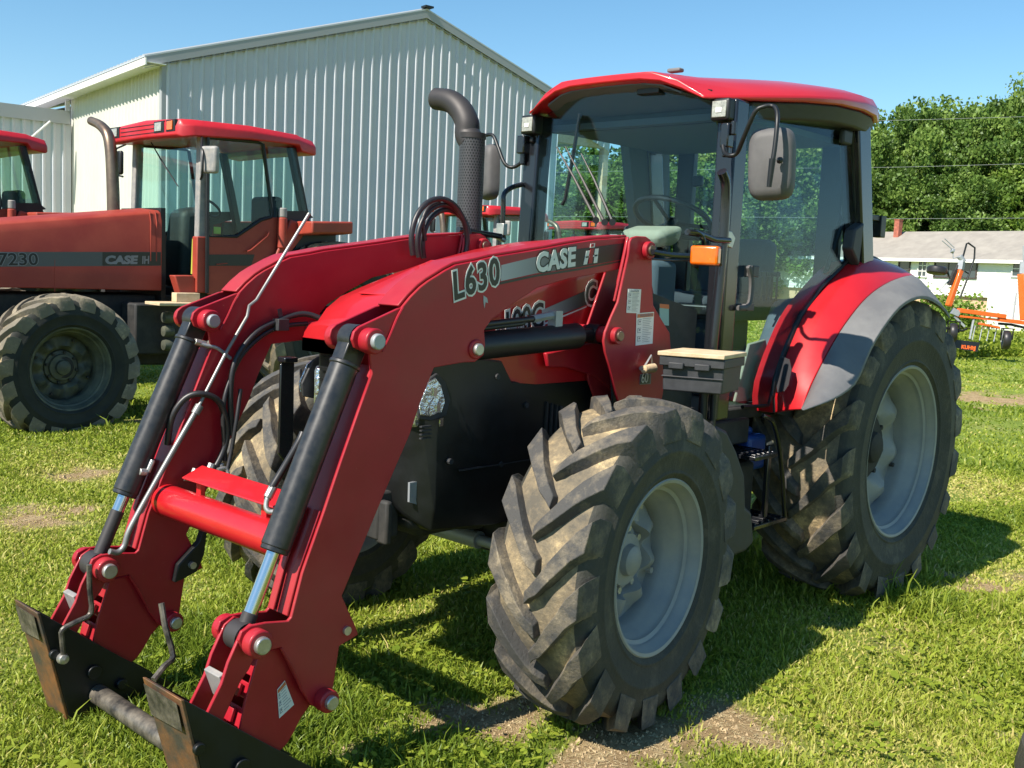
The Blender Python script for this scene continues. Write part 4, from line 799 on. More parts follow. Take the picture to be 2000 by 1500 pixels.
# ---- rear fenders
A_px = [(1514, 806), (1514, 763), (1526, 720), (1542, 676), (1570, 614), (1607, 564), (1646, 522), (1674, 504), (1700, 502)]
B_px = [(1565, 799), (1580, 760), (1596, 726), (1620, 680), (1646, 637), (1688, 584), (1730, 553), (1772, 538), (1790, 543)]
C_px = [(1567, 801), (1618, 782), (1650, 764), (1674, 740), (1702, 676), (1730, 631), (1758, 597), (1786, 580), (1814, 579), (1842, 597), (1856, 617)]
YAf, YBf, YCf = .655, .83, .985
def rail(px, Y, n=26, ext=None):
    P = [bp(x, y, 1, Y) for x, y in px]
    if ext: P += [A((x, Y, z)) for x, z in ext]
    P = smooth(P, 6); L = np.cumsum([0]+[np.linalg.norm(P[i+1]-P[i]) for i in range(len(P)-1)]); L /= L[-1]; P = A(P)
    t = np.linspace(0, 1, n); return np.stack([np.interp(t, L, P[:, j]) for j in range(3)], 1)
rA = rail(A_px, YAf, ext=[(-.25, 1.75), (-.5, 1.62)]); rB = rail(B_px, YBf, ext=[(-.42, 1.58)]); rC = rail(C_px, YCf)
for sy in (1, -1):
    b = MB(); n = len(rA); rings = []
    mid = lambda p, q, t, bulge: p*(1-t)+q*t+A([bulge*.7, 0, bulge*.7])
    cen = A([0, 0, .79])
    for i in range(n):
        a_, b_ = rA[i], rB[i]; nrm = (a_+b_)/2-A([0, (a_+b_)[1]/2, .79]); nrm /= np.linalg.norm(nrm)+1e-9
        th = nrm*.02
        top = [a_, a_*.8+b_*.2+nrm*.012, a_*.5+b_*.5+nrm*.018, a_*.2+b_*.8+nrm*.010, b_]
        ring = [tuple(q) for q in top]+[tuple(q-th) for q in top[::-1]]; rings.append(ring)
    b.loft(rings); fd = b.build('rear_fender', M['red'], T, bevel=.004, angle=60, mirror_y=sy < 0)
    b = MB(); rings = []
    for i in range(n):
        b_, c_ = rB[i]+A([0, .004, 0]), rC[i]; nrm = (b_+c_)/2-A([0, (b_+c_)[1]/2, .79]); nrm /= np.linalg.norm(nrm)+1e-9; th = nrm*.018
        top = [b_, b_*.75+c_*.25+nrm*.012, b_*.45+c_*.55+nrm*.014, b_*.15+c_*.85+nrm*.004, c_]
        rings.append([tuple(q) for q in top]+[tuple(q-th) for q in top[::-1]])
    b.loft(rings); b.build('fender_flare', M['grey_plastic'], fd, bevel=.003, angle=60, mirror_y=sy < 0)
    b = MB(); rings = []
    for i in range(n-3):
        a_ = rA[i]; nrm = a_-A([0, a_[1], .79]); nrm /= np.linalg.norm(nrm); c2_ = a_-A([0, .13, 0])-nrm*.02; rings.append([tuple(a_-A([0, .004, 0])), tuple(c2_), tuple(c2_-nrm*.015), tuple(a_-A([0, .004, 0])-nrm*.015)])
    b.loft(rings); b.build('fender_inner', M['red'], fd, angle=60, mirror_y=sy < 0)
    # inner wall of the fender toward the cab
    b = MB(); rings = [[tuple(p), tuple(p-A([0, .012, 0])), (p[0]*.35, p[1]-.012, .79+(p[2]-.79)*.45), (p[0]*.35, p[1], .79+(p[2]-.79)*.45)] for p in rA[:-1]]
    b.loft(rings); b.build('fender_liner', M['dark'], fd, mirror_y=sy < 0)
    if sy > 0:
        b = MB()
        off = A([.025, -.004, .01])
        b.tube([p+off*0+A([.004, -.012, .006]) for p in rA[1:-4]], .011, 8); b.build('fender_seal', M['black'], fd)
        # recessed handle on the fender front and seam
        P0 = bp(1524, 730, 1, .735)
        b = MB(); hp = [(1516, 745), (1520, 705), (1528, 696), (1542, 702), (1546, 722), (1540, 752), (1532, 764), (1518, 766)]
        nn = A([.9, -.1, .35]); b.slab([bpn(x, y, bp(1530, 730, 1, .72)+A([.012, 0, .006]), nn) for x, y in hp], A([-.004, 0, -.001])); b.build('fender_handle', M['hose'], fd)
# front fender/fuel tank, steps
b = MB(); tk = XZ([(1392, 838), (1404, 832), (1422, 842), (1440, 880), (1456, 928), (1458, 990), (1470, 1000), (1474, 1060), (1458, 1078), (1422, 1092), (1405, 1010), (1400, 940), (1396, 890)], .80)
b.prism(tk, .36, .80); tank = b.build('fuel_tank', M['plastic'], T, bevel=.018, seg=3)
b = MB(); b.prism(XZ([(1404, 942), (1418, 935), (1426, 1000), (1424, 1010), (1408, 985)], .81), .80, .806); b.build('tank_bracket', M['steel'], tank)
b = MB(); b.prism([(1.95, .55), (1.95, .80), (1.0, .80), (1.0, .5)], .30, .62); b.build('battery_box', M['dark'], T, bevel=.02)
b = MB(); b.tube([bp(x, y, 1, .70) for x, y in ((1490, 812), (1508, 822), (1520, 860), (1528, 930), (1532, 1000), (1533, 1018))], .012, 8, sm=3)
b.tube([bp(x, y, 1, .46) for x, y in ((1490, 812), (1508, 822), (1520, 860), (1528, 930), (1532, 1000), (1533, 1018))], .012, 8, sm=3)
for (x0, x1, y) in ((1472, 1515, 890), (1470, 1532, 1020)):
    p0, p1 = bp(x0, y, 1, .72), bp(x1, y+4, 1, .72)
    b.box(((p0[0]+p1[0])/2, .60, (p0[2]+p1[2])/2), (abs(p0[0]-p1[0]), .26, .02)); 
    for kx in np.linspace(-.4, .4, 5): b.box(((p0[0]+p1[0])/2+kx*abs(p0[0]-p1[0]), .60, (p0[2]+p1[2])/2+.012), (.012, .24, .012))
b.box(bp(1497, 940, 1, .70), (.03, .02, .34)); st = b.build('cab_step', M['black_gloss'], T, bevel=.003)
b = MB(); q = bp(1455, 880, 1, .52); b.box(q, (.16, .14, .17)); b.cyl(q+A([0, 0, .08]), q+A([0, 0, .12]), .03); b.build('blue_jug', M['blue'], T, bevel=.03, seg=3)
b = MB(); b.box((.95, 0, 1.02), (1.25, 1.10, .06)); b.box((1.25, .45, .94), (.5, .25, .12)); b.build('cab_floor', M['dark'], T, bevel=.01)
# toolbox with a board on top
f0, f1, f2 = bp(1292, 700, 1, .74), bp(1407, 716, 1, .87), bp(1292, 765, 1, .74)
p_fl = bp(1290, 762, 2, 1.20); p_fr = bp(1411, 772, 2, 1.20); p_br = bp(1446, 762, 2, 1.20)
dirx = p_fr-p_fl; side = p_br-p_fr
b = MB(); H_ = .135
def tb(u, v, z): q = p_fl+dirx*u+side*v; return (q[0], q[1], z)
b.hexa([tb(.02, .02, 1.20), tb(.98, .02, 1.20), tb(.98, .98, 1.20), tb(.02, .98, 1.20), tb(0, 0, 1.20+H_), tb(1, 0, 1.20+H_), tb(1, 1, 1.20+H_), tb(0, 1, 1.20+H_)])
tbx = b.build('toolbox', M['plastic'], T, bevel=.006)
b = MB(); z = 1.20+H_; b.hexa([tb(-.03, -.06, z-.035), tb(1.02, -.06, z-.035), tb(1.03, 1.04, z-.035), tb(-.03, 1.04, z-.035), tb(-.03, -.06, z+.002), tb(1.02, -.06, z+.002), tb(1.03, 1.04, z+.002), tb(-.03, 1.04, z+.002)])
for u in (.14, .56):
    b.hexa([tb(u, -.12, z-.045), tb(u+.24, -.12, z-.045), tb(u+.24, -.05, z-.045), tb(u, -.05, z-.045), tb(u, -.12, z-.02), tb(u+.24, -.12, z-.02), tb(u+.24, -.05, z-.02), tb(u, -.05, z-.02)])
b.hexa([tb(.0, -.02, 1.255), tb(1., -.02, 1.255), tb(1., .01, 1.255), tb(.0, .01, 1.255), tb(.0, -.02, 1.262), tb(1., -.02, 1.262), tb(1., .01, 1.262), tb(.0, .01, 1.262)])
b.build('toolbox_lid', M['plastic'], tbx, bevel=.004)
b = MB(); b.hexa([tb(-.06, -.08, z+.003), tb(1.02, -.10, z+.003), tb(1.05, 1.06, z+.003), tb(-.04, 1.08, z+.003), tb(-.06, -.08, z+.020), tb(1.02, -.10, z+.020), tb(1.05, 1.06, z+.020), tb(-.04, 1.08, z+.020)]); b.build('wooden_board', M['wood'], tbx, bevel=.003)
b = MB(); b.cyl(tb(.55, .5, .85), tb(.55, .5, 1.2), .018); b.cyl(tb(.72, .5, .85), tb(.72, .5, 1.2), .012); b.build('toolbox_post', M['black'], tbx)
# ---- cab
zR = 2.33
def pil(px0, px1, Y0, Y1, r_=.035):
    p0, p1 = bp(*px0, 1, Y0), bp(*px1, 1, Y1); return p0, p1
nt0, nt1 = pil((1447, 200), (1392, 800), .585, .60)
for sy in (1, -1):
    Y0 = .57*sy
    a = MB(); a.hexa([(1.30, sy*.545, 1.02), (1.405, sy*.545, 1.02), (1.405, sy*.635, 1.02), (1.30, sy*.635, 1.02), (1.26, sy*.515, 2.42), (1.37, sy*.515, 2.42), (1.37, sy*.61, 2.42), (1.26, sy*.61, 2.42)])
    fr = a.build('front_pillar', M['black_gloss'], T, bevel=.012, seg=3)
    a = MB(); a.hexa([(.02, sy*.60, 1.55), (.15, sy*.60, 1.55), (.15, sy*.712, 1.55), (.02, sy*.712, 1.55), (.20, sy*.58, 2.45), (.34, sy*.58, 2.45), (.34, sy*.69, 2.45), (.20, sy*.69, 2.45)])
    a.build('rear_pillar', M['black_gloss'], T, bevel=.010, seg=3)
a = MB()
a.box((1.30, 0, 1.50), (.05, 1.0, .05)); a.box((1.56, 0, 1.30), (.40, .60, .50)); a.build('cowl', M['black'], T, bevel=.01)
a = MB(); a.box((.16, -.42, 1.95), (.05, .11, 1.0)); a.box((.16, .49, 1.95), (.05, .13, 1.0)); a.box((.16, -.36, 2.20), (.03, .10, .06)); a.box((.25, -.66, 2.16), (.16, .04, .12)); a.box((.13, 0, 1.52), (.06, 1.2, .06)); a.box((.13, 0, 2.42), (.05, 1.2, .10)); a.build('rear_frame', M['black'], T, bevel=.008)
a = MB(); a.hexa([(-.02, -.66, 1.50), (.26, -.66, 1.50), (.26, -.60, 1.50), (-.02, -.60, 1.50), (.10, -.66, 2.45), (.52, -.66, 2.45), (.52, -.60, 2.45), (.10, -.60, 2.45)]); a.build('rear_panel', M['headliner'], T)
# glazing
ws = MB(); rings = []
for z, x0, bul, hw in ((1.40, 1.36, .07, .55), (1.75, 1.365, .08, .55), (2.1, 1.36, .09, .54), (2.40, 1.35, .10, .53)):
    rings.append([(x0+bul*(1-(y/hw)**2), y, z+(.085*(1-(y/hw)**2) if z > 2.3 else 0)) for y in np.linspace(-hw, hw, 15)])
fr_ = [[(x-.006, y, z) for x, y, z in r_[::-1]] for r_ in rings]
ws.loft([a_+b_ for a_, b_ in zip(rings, fr_)]); ws.build('windshield', M['glass'], T, angle=60)
def door_pts(px, off=0.): return [bpn(x, y, (1.30, .60+off, 1.8), (.06, 1, .02)) for x, y in px]
gp = [(1452, 205), (1500, 212), (1560, 222), (1650, 236), (1662, 262), (1668, 400), (1672, 485), (1640, 520), (1600, 560), (1562, 614), (1532, 680), (1512, 740), (1500, 790), (1395, 790), (1405, 600)]
for sy in (1, -1):
    d = MB(); d.slab(door_pts(gp), (0, .006, 0)); dr = d.build('door', M['glass'], T, mirror_y=sy < 0)
    d = MB(); seal = door_pts([(1652, 238), (1664, 262), (1670, 400), (1675, 487), (1642, 523), (1602, 563), (1564, 617), (1534, 683), (1514, 743), (1500, 792), (1450, 795)], .004); d.tube(seal, .010, 6); d.build('door_seal', M['black'], dr, mirror_y=sy < 0)
    d = MB(); d.tube(door_pts([(1462, 520), (1468, 545), (1466, 585), (1458, 600), (1442, 602)], .04), .014, 8, sm=3); d.box(door_pts([(1468, 530)], .03)[0], (.05, .05, .05)); d.box(door_pts([(1455, 600)], .02)[0], (.06, .06, .03)); d.build('door_handle', M['mirror_shell'], dr, bevel=.004, mirror_y=sy < 0)
    d = MB(); q = door_pts([(1652, 268)], .02)[0]; d.box(q, (.10, .03, .07)); d.build('door_hinge', M['plastic'], dr, bevel=.01, mirror_y=sy < 0); d = MB(); q = door_pts([(1664, 480)], .02)[0]; d.prism([(q[0]-.02, q[2]-.10), (q[0]+.08, q[2]-.02), (q[0]+.06, q[2]+.08), (q[0]-.04, q[2]+.12)], q[1]-.02, q[1]+.04); d.build('door_hinge', M['plastic'], dr, bevel=.01, mirror_y=sy < 0)
d = MB(); d.box((.12, 0, 1.92), (.006, 1.15, .80)); d.build('rear_window', M['glass'], T)
# door-side lower post with tubes, clamp, grab rail, amber lamp
a = MB(); a.tube([bp(x, y, 1, .66) for x, y in ((1410, 335), (1418, 365), (1414, 450), (1404, 560), (1390, 700), (1388, 800))], .022, 12, sm=3); a.build('post_tube', M['black_gloss'], T)
a = MB(); a.slab([bp(x, y, 1, .665) for x, y in ((1412, 450), (1425, 452), (1432, 465), (1426, 485), (1418, 482), (1416, 465))], (0, .012, 0)); a.build('clamp', M['steel'], T, bevel=.003)
a = MB(); a.tube([bp(x, y, 1, .70) for x, y in ((1342, 453), (1370, 458), (1395, 468), (1424, 470))], .013, 10); a.tube([bp(x, y, 1, .72) for x, y in ((1345, 452), (1365, 455), (1374, 468), (1376, 490))], .009, 8, sm=3); a.tube([bp(x, y, 1, .60) for x, y in ((1275, 492), (1310, 498), (1350, 500))], .011, 8); a.tube([bp(x, y, 1, .60) for x, y in ((1275, 506), (1320, 508), (1350, 508))], .005, 6); a.build('lamp_bracket', M['black_gloss'], T)
q = bp(1378, 499, 1, .78)
a = MB(); a.box(q, (.045, .115, .075), Matrix.Rotation(R(12), 3, 'Z')); al = a.build('amber_lamp', M['amber'], T, bevel=.010, seg=3)
a = MB(); a.box(q-A([.03, .01, 0]), (.03, .125, .082), Matrix.Rotation(R(12), 3, 'Z')); a.build('lamp_housing', M['black'], al, bevel=.01)
# lower cab side panels seen between tower and door
a = MB(); a.slab([(1.42, .50, 1.02), (1.42, .50, 1.50), (1.85, .46, 1.60), (1.95, .44, 1.30), (1.90, .44, 1.02)], (0, .01, 0)); a.build('side_screen', M['plastic'], T)
warnp = [(1288, 593), (1306, 595), (1306, 636), (1288, 634)]
P_ = [bp(x, y, 1, .53) for x, y in warnp]; a = MB(); a.slab(P_, (0, .0012, 0)); o_ = a.build('warning_label', M['teal_decal'], T); a = MB(); a.slab([P_[0]+A([0, .0015, 0]), P_[1]+A([0, .0015, 0]), P_[1]*.8+P_[2]*.2+A([0, .0015, 0]), P_[0]*.8+P_[3]*.2+A([0, .0015, 0])], (0, .001, 0)); a.build('label_header', M['decal_orange'], o_)
# grab handles by the far pillar
a = MB(); a.tube([bp(x, y, 1, -.60) for x, y in ((1020, 360), (1000, 366), (985, 378), (983, 400), (982, 445), (984, 470))], .013, 10, sm=3); a.build('grab_rail', M['black_gloss'], T)
a = MB(); a.box(bp(980, 448, 1, -.58), (.03, .05, .06)); a.cyl(bp(970, 462, 1, -.58), bp(985, 470, 1, -.58), .012); a.build('clamp', M['steel'], T, bevel=.003)
# roof
st_ = []
for (px, pt, plow, Yw) in (((1399, 165), (1399, 165), (1372, 179), .52), ((1463, 157), None, (1437, 175), .62), ((1543, 154), None, (1506, 178), .72), ((1623, 165), None, (1583, 187), .77), ((1677, 175), None, (1650, 200), .77), ((1715, 188), None, (1716, 223), .73)):
    top = bp(*px, 1, Yw-.04); x = top[0]
    ql = bp(*plow, 1, Yw); st_.append((x, Yw, top[2], ql[2]))
st_ = [(1.47, .50, 2.435, 2.408), (1.25, .62, 2.465, 2.425), (.95, .72, 2.505, 2.455), (.70, .765, 2.535, 2.475), (.45, .765, 2.56, 2.485), (.26, .74, 2.57, 2.485), (.14, .70, 2.56, 2.47)]
NB = 20; rings = []
for i, (x, w_, zt, zl) in enumerate(st_):
    fb = .07 if i == 0 else (.03 if i == 1 else (-.06 if i == len(st_)-1 else 0)); crown = .115 if i == 0 else .095
    r_ = [(x+fb*(1-1), -w_, zl), (x, -w_-.004, (zt+zl)/2), (x, -w_+.025, zt)]
    for y in np.linspace(-w_+.12, w_-.12, NB):
        u = 1-(y/w_)**2; saddle = -.012 if abs(y) > w_*.72 else 0
        r_.append((x+fb*u, y, zt+crown*min(1, u*1.35)*.9+saddle*0))
    r_ += [(x, w_-.025, zt), (x, w_+.004, (zt+zl)/2), (x, w_, zl)]
    low = [(x+fb*(1-(y/w_)**2), y, (zl+(crown*.85*min(1, (1-(y/w_)**2)*1.35) if i == 0 else 0))) for y in np.linspace(w_-.1, -w_+.1, 9)]
    rings.append(r_+low)
rings_roof = rings
b = MB(); b.loft(rings); roof = b.build('roof', M['red'], T, bevel=.008, angle=45)
b = MB(); rings = []
for (x, w_, zt, zl) in st_[1:]:
    xx = x-.03 if x > 1.2 else x
    crown = .05
    rings.append([(xx, -w_+.02, zl+.0), (xx, 0, zl+crown), (xx, w_-.02, zl+.0), (xx, w_-.05, zl-.075), (xx-.02, .3, zl-.10+crown*.5), (xx-.02, -.3, zl-.10+crown*.5), (xx, -w_+.05, zl-.075)])
b.loft(rings); b.build('roof_underside', M['plastic'], roof, bevel=.01)
b = MB(); b.box((.19, 0, 2.42), (.10, 1.30, .07)); b.build('roof_rear_lip', M['dark'], roof, bevel=.02)
for yy in (-.45, .22): b = MB(); b.box((1.28, yy, 2.585-.02*(yy < -.3)), (.04, .07, .018)); b.build('roof_vent', M['grey_plastic'], roof, bevel=.006)
b = MB(); b.tube([(1.42, .18, 2.50), (1.44, .26, 2.475), (1.44, .36, 2.455), (1.43, .44, 2.46), (1.40, .50, 2.45)], .008, 8, sm=3); b.box((1.43, .20, 2.475), (.06, .12, .04)); b.build('wiper_motor', M['black'], T, bevel=.006)
lin = MB(); rr_ = []
for r_ in rings_roof:
    q_ = r_[-9:]; rr_.append([(x-.03, y*.96, z-.006) for x, y, z in q_]+[(x-.03, y*.96, z-.014) for x, y, z in q_[::-1]])
lin.loft(rr_); lin.build('roof_lining', M['headliner'], roof)
# inner headliner
b = MB(); b.box((.72, 0, 2.37), (1.05, 1.08, .03)); b.build('headliner', M['headliner'], T)
# work lights
for (px, Y) in (((1405, 213), .554), ((1030, 243), -.554)):
    q = bp(*px, 1, Y); sy = 1 if Y > 0 else -1
    b = MB(); b.box(q-A([.035, 0, 0]), (.07, .095, .095)); b.cyl(q-A([.04, 0, .05]), q-A([.04, 0, .09]), .012); wl = b.build('work_light', M['black'], T, bevel=.012, seg=3)
    b = MB(); b.box(q+A([.002, 0, 0]), (.006, .070, .070)); b.build('lens', M['lens'], wl, bevel=.004)
    b = MB(); b.box(q+A([.006, 0, -.005]), (.004, .03, .022)); b.build('bulb', M['white'], wl, bevel=.003)
# mirrors
q = bp(1420, 265, 1, .62); b = MB(); b.box(q, (.05, .04, .10)); b.cyl(q-A([0, 0, .09]), q-A([0, 0, .03]), .016); b.cyl(q+A([.0, .03, .0]), q+A([0, .03, .06]), .012); b.build('mirror_bracket', M['black_gloss'], T, bevel=.006)
b = MB(); b.tube([bp(x, y, 1, Y) for x, y, Y in ((1412, 285, .63), (1415, 298, .65), (1426, 304, .69), (1440, 298, .72), (1452, 270, .76), (1474, 220, .82), (1490, 209, .85), (1508, 207, .88), (1517, 216, .91), (1518, 240, .93), (1513, 290, .935), (1505, 340, .93))], .0095, 10, sm=4); b.cyl(bp(1509, 310, 1, .935), bp(1502, 365, 1, .93), .013, .010, seg=12); b.lathe([(.001, .012), (.012, .008), (.014, 0), (.012, -.008), (.001, -.012)], bp(1523, 313, 1, .93), seg=12); ma = b.build('mirror_arm', M['black'], T)
def mirror(c_, yaw, par):
    b = MB(); ro = Matrix.Rotation(yaw, 3, 'Z')@Matrix.Rotation(R(3), 3, 'X'); rings = []
    for x, s_ in ((.035, .72), (.028, .88), (.010, .97), (-.02, 1.0), (-.035, 1.0)):
        r_ = []
        for t in np.linspace(0, 2*math.pi, 40, endpoint=False):
            cx, sx = math.cos(t), math.sin(t); e = 2/4.5
            r_.append(tuple(A(c_)+A(ro@Vector((x, .093*s_*math.copysign(abs(cx)**e, cx), .145*s_*math.copysign(abs(sx)**e, sx))))))
        rings.append(r_)
    b.loft(rings[::-1]); o = b.build('mirror', M['mirror_shell'], par, angle=60)
    b = MB(); b.box(A(c_)+A(ro@Vector((-.037, 0, 0))), (.004, .15, .25), ro); b.build('mirror_glass', M['chrome'], o)
    return o
mirror(bp(1497, 318, 1, .865)-A([.035, .0, 0]), R(14), T)
b = MB(); q = bp(1032, 305, 1, -.60); 
q = bp(1022, 283, 1, -.60); b.box(q, (.05, .05, .09)); b.cyl(q-A([0, 0, .1]), q-A([0, 0, .03]), .014); b.build('mirror_bracket', M['black_gloss'], T, bevel=.006)
b = MB(); b.tube([bp(x, y, 1, Y) for x, y, Y in ((1020, 305, -.62), (1017, 318, -.65), (1000, 327, -.70), (985, 318, -.74), (972, 285, -.80), (962, 264, -.85), (945, 265, -.92))], .0095, 10, sm=4); b.build('mirror_arm', M['black'], T)
mirror(bp(951, 336, 1, -.93), R(-22), T)
# wipers
for p, r_ in ((((1133, 222), (1120, 300), (1104, 390), (1098, 400)), .010),): b = MB(); b.tube([bp(x, y, 0, 1.42) for x, y in p], r_, 6); b.build('wiper_blade', M['black'], T)
for p in (((1163, 428), (1120, 345), (1087, 287)), ((1178, 430), (1140, 355), (1104, 286)), ((1195, 430), (1160, 350), (1135, 300))):
    b = MB(); b.tube([bp(x, y, 0, 1.45) for x, y in p], [.008, .006, .003], 6); w_ = b.build('wiper_arm', M['exhaust_dark'] if p[0][0] < 1190 else M['black'], T)
b = MB()
for x, y in ((1164, 430), (1181, 434), (1196, 434)): b.cyl(bp(x, y, 0, 1.38), bp(x, y, 0, 1.47), .016)
b.build('wiper_pivot', M['black'], T)
# interior
b = MB(); b.box((.42, 0, 1.50), (.46, .46, .14)); b.box((.45, 0, 1.28), (.30, .30, .36)); seat = b.build('seat', M['seat'], T, bevel=.05, seg=4)
b = MB(); b.box((.22, -.02, 1.70), (.13, .44, .34), Matrix.Rotation(R(-8), 3, 'Y')); b.build('seat_back', M['seat'], seat, bevel=.045, seg=4)
b = MB(); b.box((1.10, 0, 1.46), (.20, .24, .52)); b.build('console_column', M['headliner'], T, bevel=.03)
b = MB(); b.hexa([(1.0, -.12, 1.80), (1.18, -.12, 1.78), (1.18, .12, 1.78), (1.0, .12, 1.80), (1.00, -.16, 1.90), (1.19, -.13, 1.86), (1.19, .13, 1.86), (1.00, .16, 1.90)]); b.build('console', M['beige'], T, bevel=.04, seg=4)
b = MB(); cc = A([.90, 0, 1.94]); ax = A([-.45, 0, .9]); ax /= np.linalg.norm(ax); u = A([0, 1., 0]); v_ = np.cross(ax, u)
ringp = [cc+.20*(math.cos(t)*u+math.sin(t)*v_) for t in np.linspace(0, 2*math.pi, 33)]; b.tube(ringp, .014, 8)
for t in (0, 2.1, 4.2): b.tube([cc-ax*.03, cc+.2*(math.cos(t+.5)*u+math.sin(t+.5)*v_)], .011, 6)
b.cyl(cc-ax*.25, cc-ax*.01, .03); b.build('steering_wheel', M['black'], T)
b = MB(); b.hexa([(.10, .36, 1.10), (.75, .36, 1.10), (.75, .56, 1.10), (.10, .56, 1.10), (.12, .36, 1.58), (.50, .36, 1.55), (.50, .56, 1.55), (.12, .56, 1.58)]); b.hexa([(.10, -.36, 1.10), (.75, -.36, 1.10), (.75, -.56, 1.10), (.10, -.56, 1.10), (.12, -.36, 1.58), (.50, -.36, 1.55), (.50, -.56, 1.55), (.12, -.56, 1.58)]); b.build('side_console', M['headliner'], T, bevel=.04, seg=3)
b = MB(); b.slab([(.98, .46, 1.06), (.88, .46, 1.34), (.74, .47, 1.36), (.60, .48, 1.06)], (0, .015, 0)); b.build('cab_side_trim', M['beige'], T, bevel=.006)
b = MB(); b.box((.62, -.50, 1.28), (1.4, .06, .46)); b.box((.30, -.30, 1.22), (.9, .36, .30)); b.box((.62, .30, 1.16), (.5, .3, .22)); b.build('cab_lower_trim', M['headliner'], T, bevel=.02)
b = MB()
for k_ in range(4): b.tube([(.55+.05*k_, .42, 1.55), (.57+.05*k_, .43, 1.67)], .006, 6); b.lathe([(.001, .015), (.014, .01), (.014, -.01), (.001, -.015)], (.57+.05*k_, .43, 1.68), (0, 0, 1), seg=12)
b.build('control_lever', M['black'], T)
b = MB(); b.tube([(.14, .40, 1.5), (.35, .58, 1.70), (.15, .60, 2.15)], .014, 8); b.build('window_strut', M['black'], T)
b = MB(); b.slab([(.11, -.24, 1.85), (.11, -.10, 1.85), (.11, -.10, 2.30), (.11, -.24, 2.30)], (-.01, 0, 0)); b.build('rear_bracket', M['black'], T)
# far-out rear marker lamp and black arm behind the cab
b = MB(); p_, q_ = bp(1683, 425, 1, .62), bp(1722, 425, 1, .62); b.box((p_+q_)/2, (abs(p_[0]-q_[0])+.02, .03, .03)); b.box(bp(1717, 443, 1, .62), (.065, .05, .115)); b.build('rear_lamp_bracket', M['black'], T, bevel=.004)
# ================================================================ OLDER TRACTORS IN THE ROW
AZB = 358.0
Wp = at_depth(136, 721, 9.25); aa = R(AZB); Mb = A([[math.cos(aa), math.sin(aa), 0], [-math.sin(aa), math.cos(aa), 0], [0, 0, 1.]])
OB = Wp-Mb.T@A([2.9, .95, 0]); OB[2] = 0; FB = Frame(OB, AZB)
print('B', OB, FB.loc(Wp))
Q = empty('tractor', tuple(OB), AZB, 'older faded red tractor with a long hood numbered 7230, behind the loader at left', 'tractor', 'older red tractors in the row behind')
def FX_(px, Y, F=FB): return [(lambda q: (q[0], q[2]))(F.bp(x, y, 1, Y)) for x, y in px]
def P3(x, y, Y): return FB.bp(x, y, 1, Y)
zw = FB.loc(Wp)[2]
for sy in (1, -1):
    make_wheel(Q, (2.9, sy*.80, zw), R(4), .675, .36, .40, 18, .045, sy, M['tyre_tread_dry'], M['rim_old'], M['rim_old'], .20, True, yF=.165, delta=.42, mside=M['black_tyre'], lw=1.1)
    make_wheel(Q, (0, sy*.86, .93), 0, .93, .49, .52, 20, .05, sy, M['tyre_tread_dry'], M['rim_old'], M['rim_old'], .2, True, yF=.22, delta=.36, mside=M['black_tyre'])
b = MB(); b.prism([(4.3, .65), (4.3, 1.2), (1.8, 1.22), (-.4, 1.2), (-.5, .7), (1.5, .5), (3, .55)], -.33, .33); b.cyl((2.9, -.8, zw), (2.9, .8, zw), .11); b.cyl((0, -.85, .93), (0, .85, .93), .16); b.box((1.65, .5, .9), (1.0, .30, .5)); b.build('chassis', M['dark'], Q, bevel=.02)
ht = [FB.bp(318, 412, 1, .44), FB.bp(0, 434, 1, .44)]
hx0, hz0 = ht[0][0]+.02, ht[0][2]; sl_ = (ht[1][2]-ht[0][2])/(ht[1][0]-ht[0][0]); zb0 = FB.bp(335, 568, 1, .47)[2]
print('hood B', ht, zb0, sl_)
b = MB(); rings = []
for x in (hx0, hx0+.9, hx0+1.8, 4.0, 4.25, 4.33):
    z = hz0+sl_*(x-hx0)-(.05 if x > 4.3 else 0); w_ = .47 if x < 4.2 else .42
    rings.append([(x, -w_, zb0), (x, -w_, z-.10), (x, -w_+.03, z-.02), (x, -w_+.08, z+.005), (x, 0, z+.03), (x, w_-.08, z+.005), (x, w_-.03, z-.02), (x, w_, z-.10), (x, w_, zb0)])
b.loft(rings); hd = b.build('hood', M['red_old'], Q, bevel=.008, angle=50)
b = MB(); 
for dx in (.06, .12): b.tube([(hx0+dx, .472, hz0-.5), (hx0+dx, .474, hz0-.12), (hx0+dx, .44, hz0-.01)], .006, 6)
b.box((hx0+1.05, .471, zb0+.12), (.006, .004, .3)); b.build('hood_seam', M['orange_old'], hd)
b = MB(); b.hexa([(hx0-.05, -.46, zb0-.1), (hx0, -.46, zb0-.1), (hx0, .46, zb0-.1), (hx0-.05, .46, zb0-.1), (hx0-.05, -.44, hz0+.03), (hx0, -.44, hz0+.03), (hx0, .44, hz0+.03), (hx0-.05, .44, hz0+.03)]); b.build('firewall', M['black'], Q)
YS = .4715
b = MB(); sp_ = FX_([(314, 492), (-330, 492), (-330, 523), (314, 519)], YS); b.prism(sp_, YS, YS+.0015); stp = b.build('stripe', M['decal_grey'], hd)
b = MB(); sp_ = FX_([(314, 492.5), (200, 492.5), (200, 518.7), (314, 518.6)], YS); b.prism(sp_, YS+.0016, YS+.0026); b.build('stripe', M['decal_black'], hd)
def tB(s_, p0, p1, ph, size, ms, par, Y=YS+.003, **k): a, c_, d = P3(*p0, Y), P3(*p1, Y), P3(*ph, Y); return text('lettering', s_, a, c_-a, d-a, size, ms, par, **k)
tB('7230', (-5, 518), (72, 517.5), (-5, 495), .155, M['decal_ink'], hd, bold=.008, xs=1.15, spacing=1.0); tB('7230', (-5, 518), (72, 517.5), (-5, 495), .155, M['decal_black'], hd, Y=YS+.0045, bold=.002, xs=1.15)
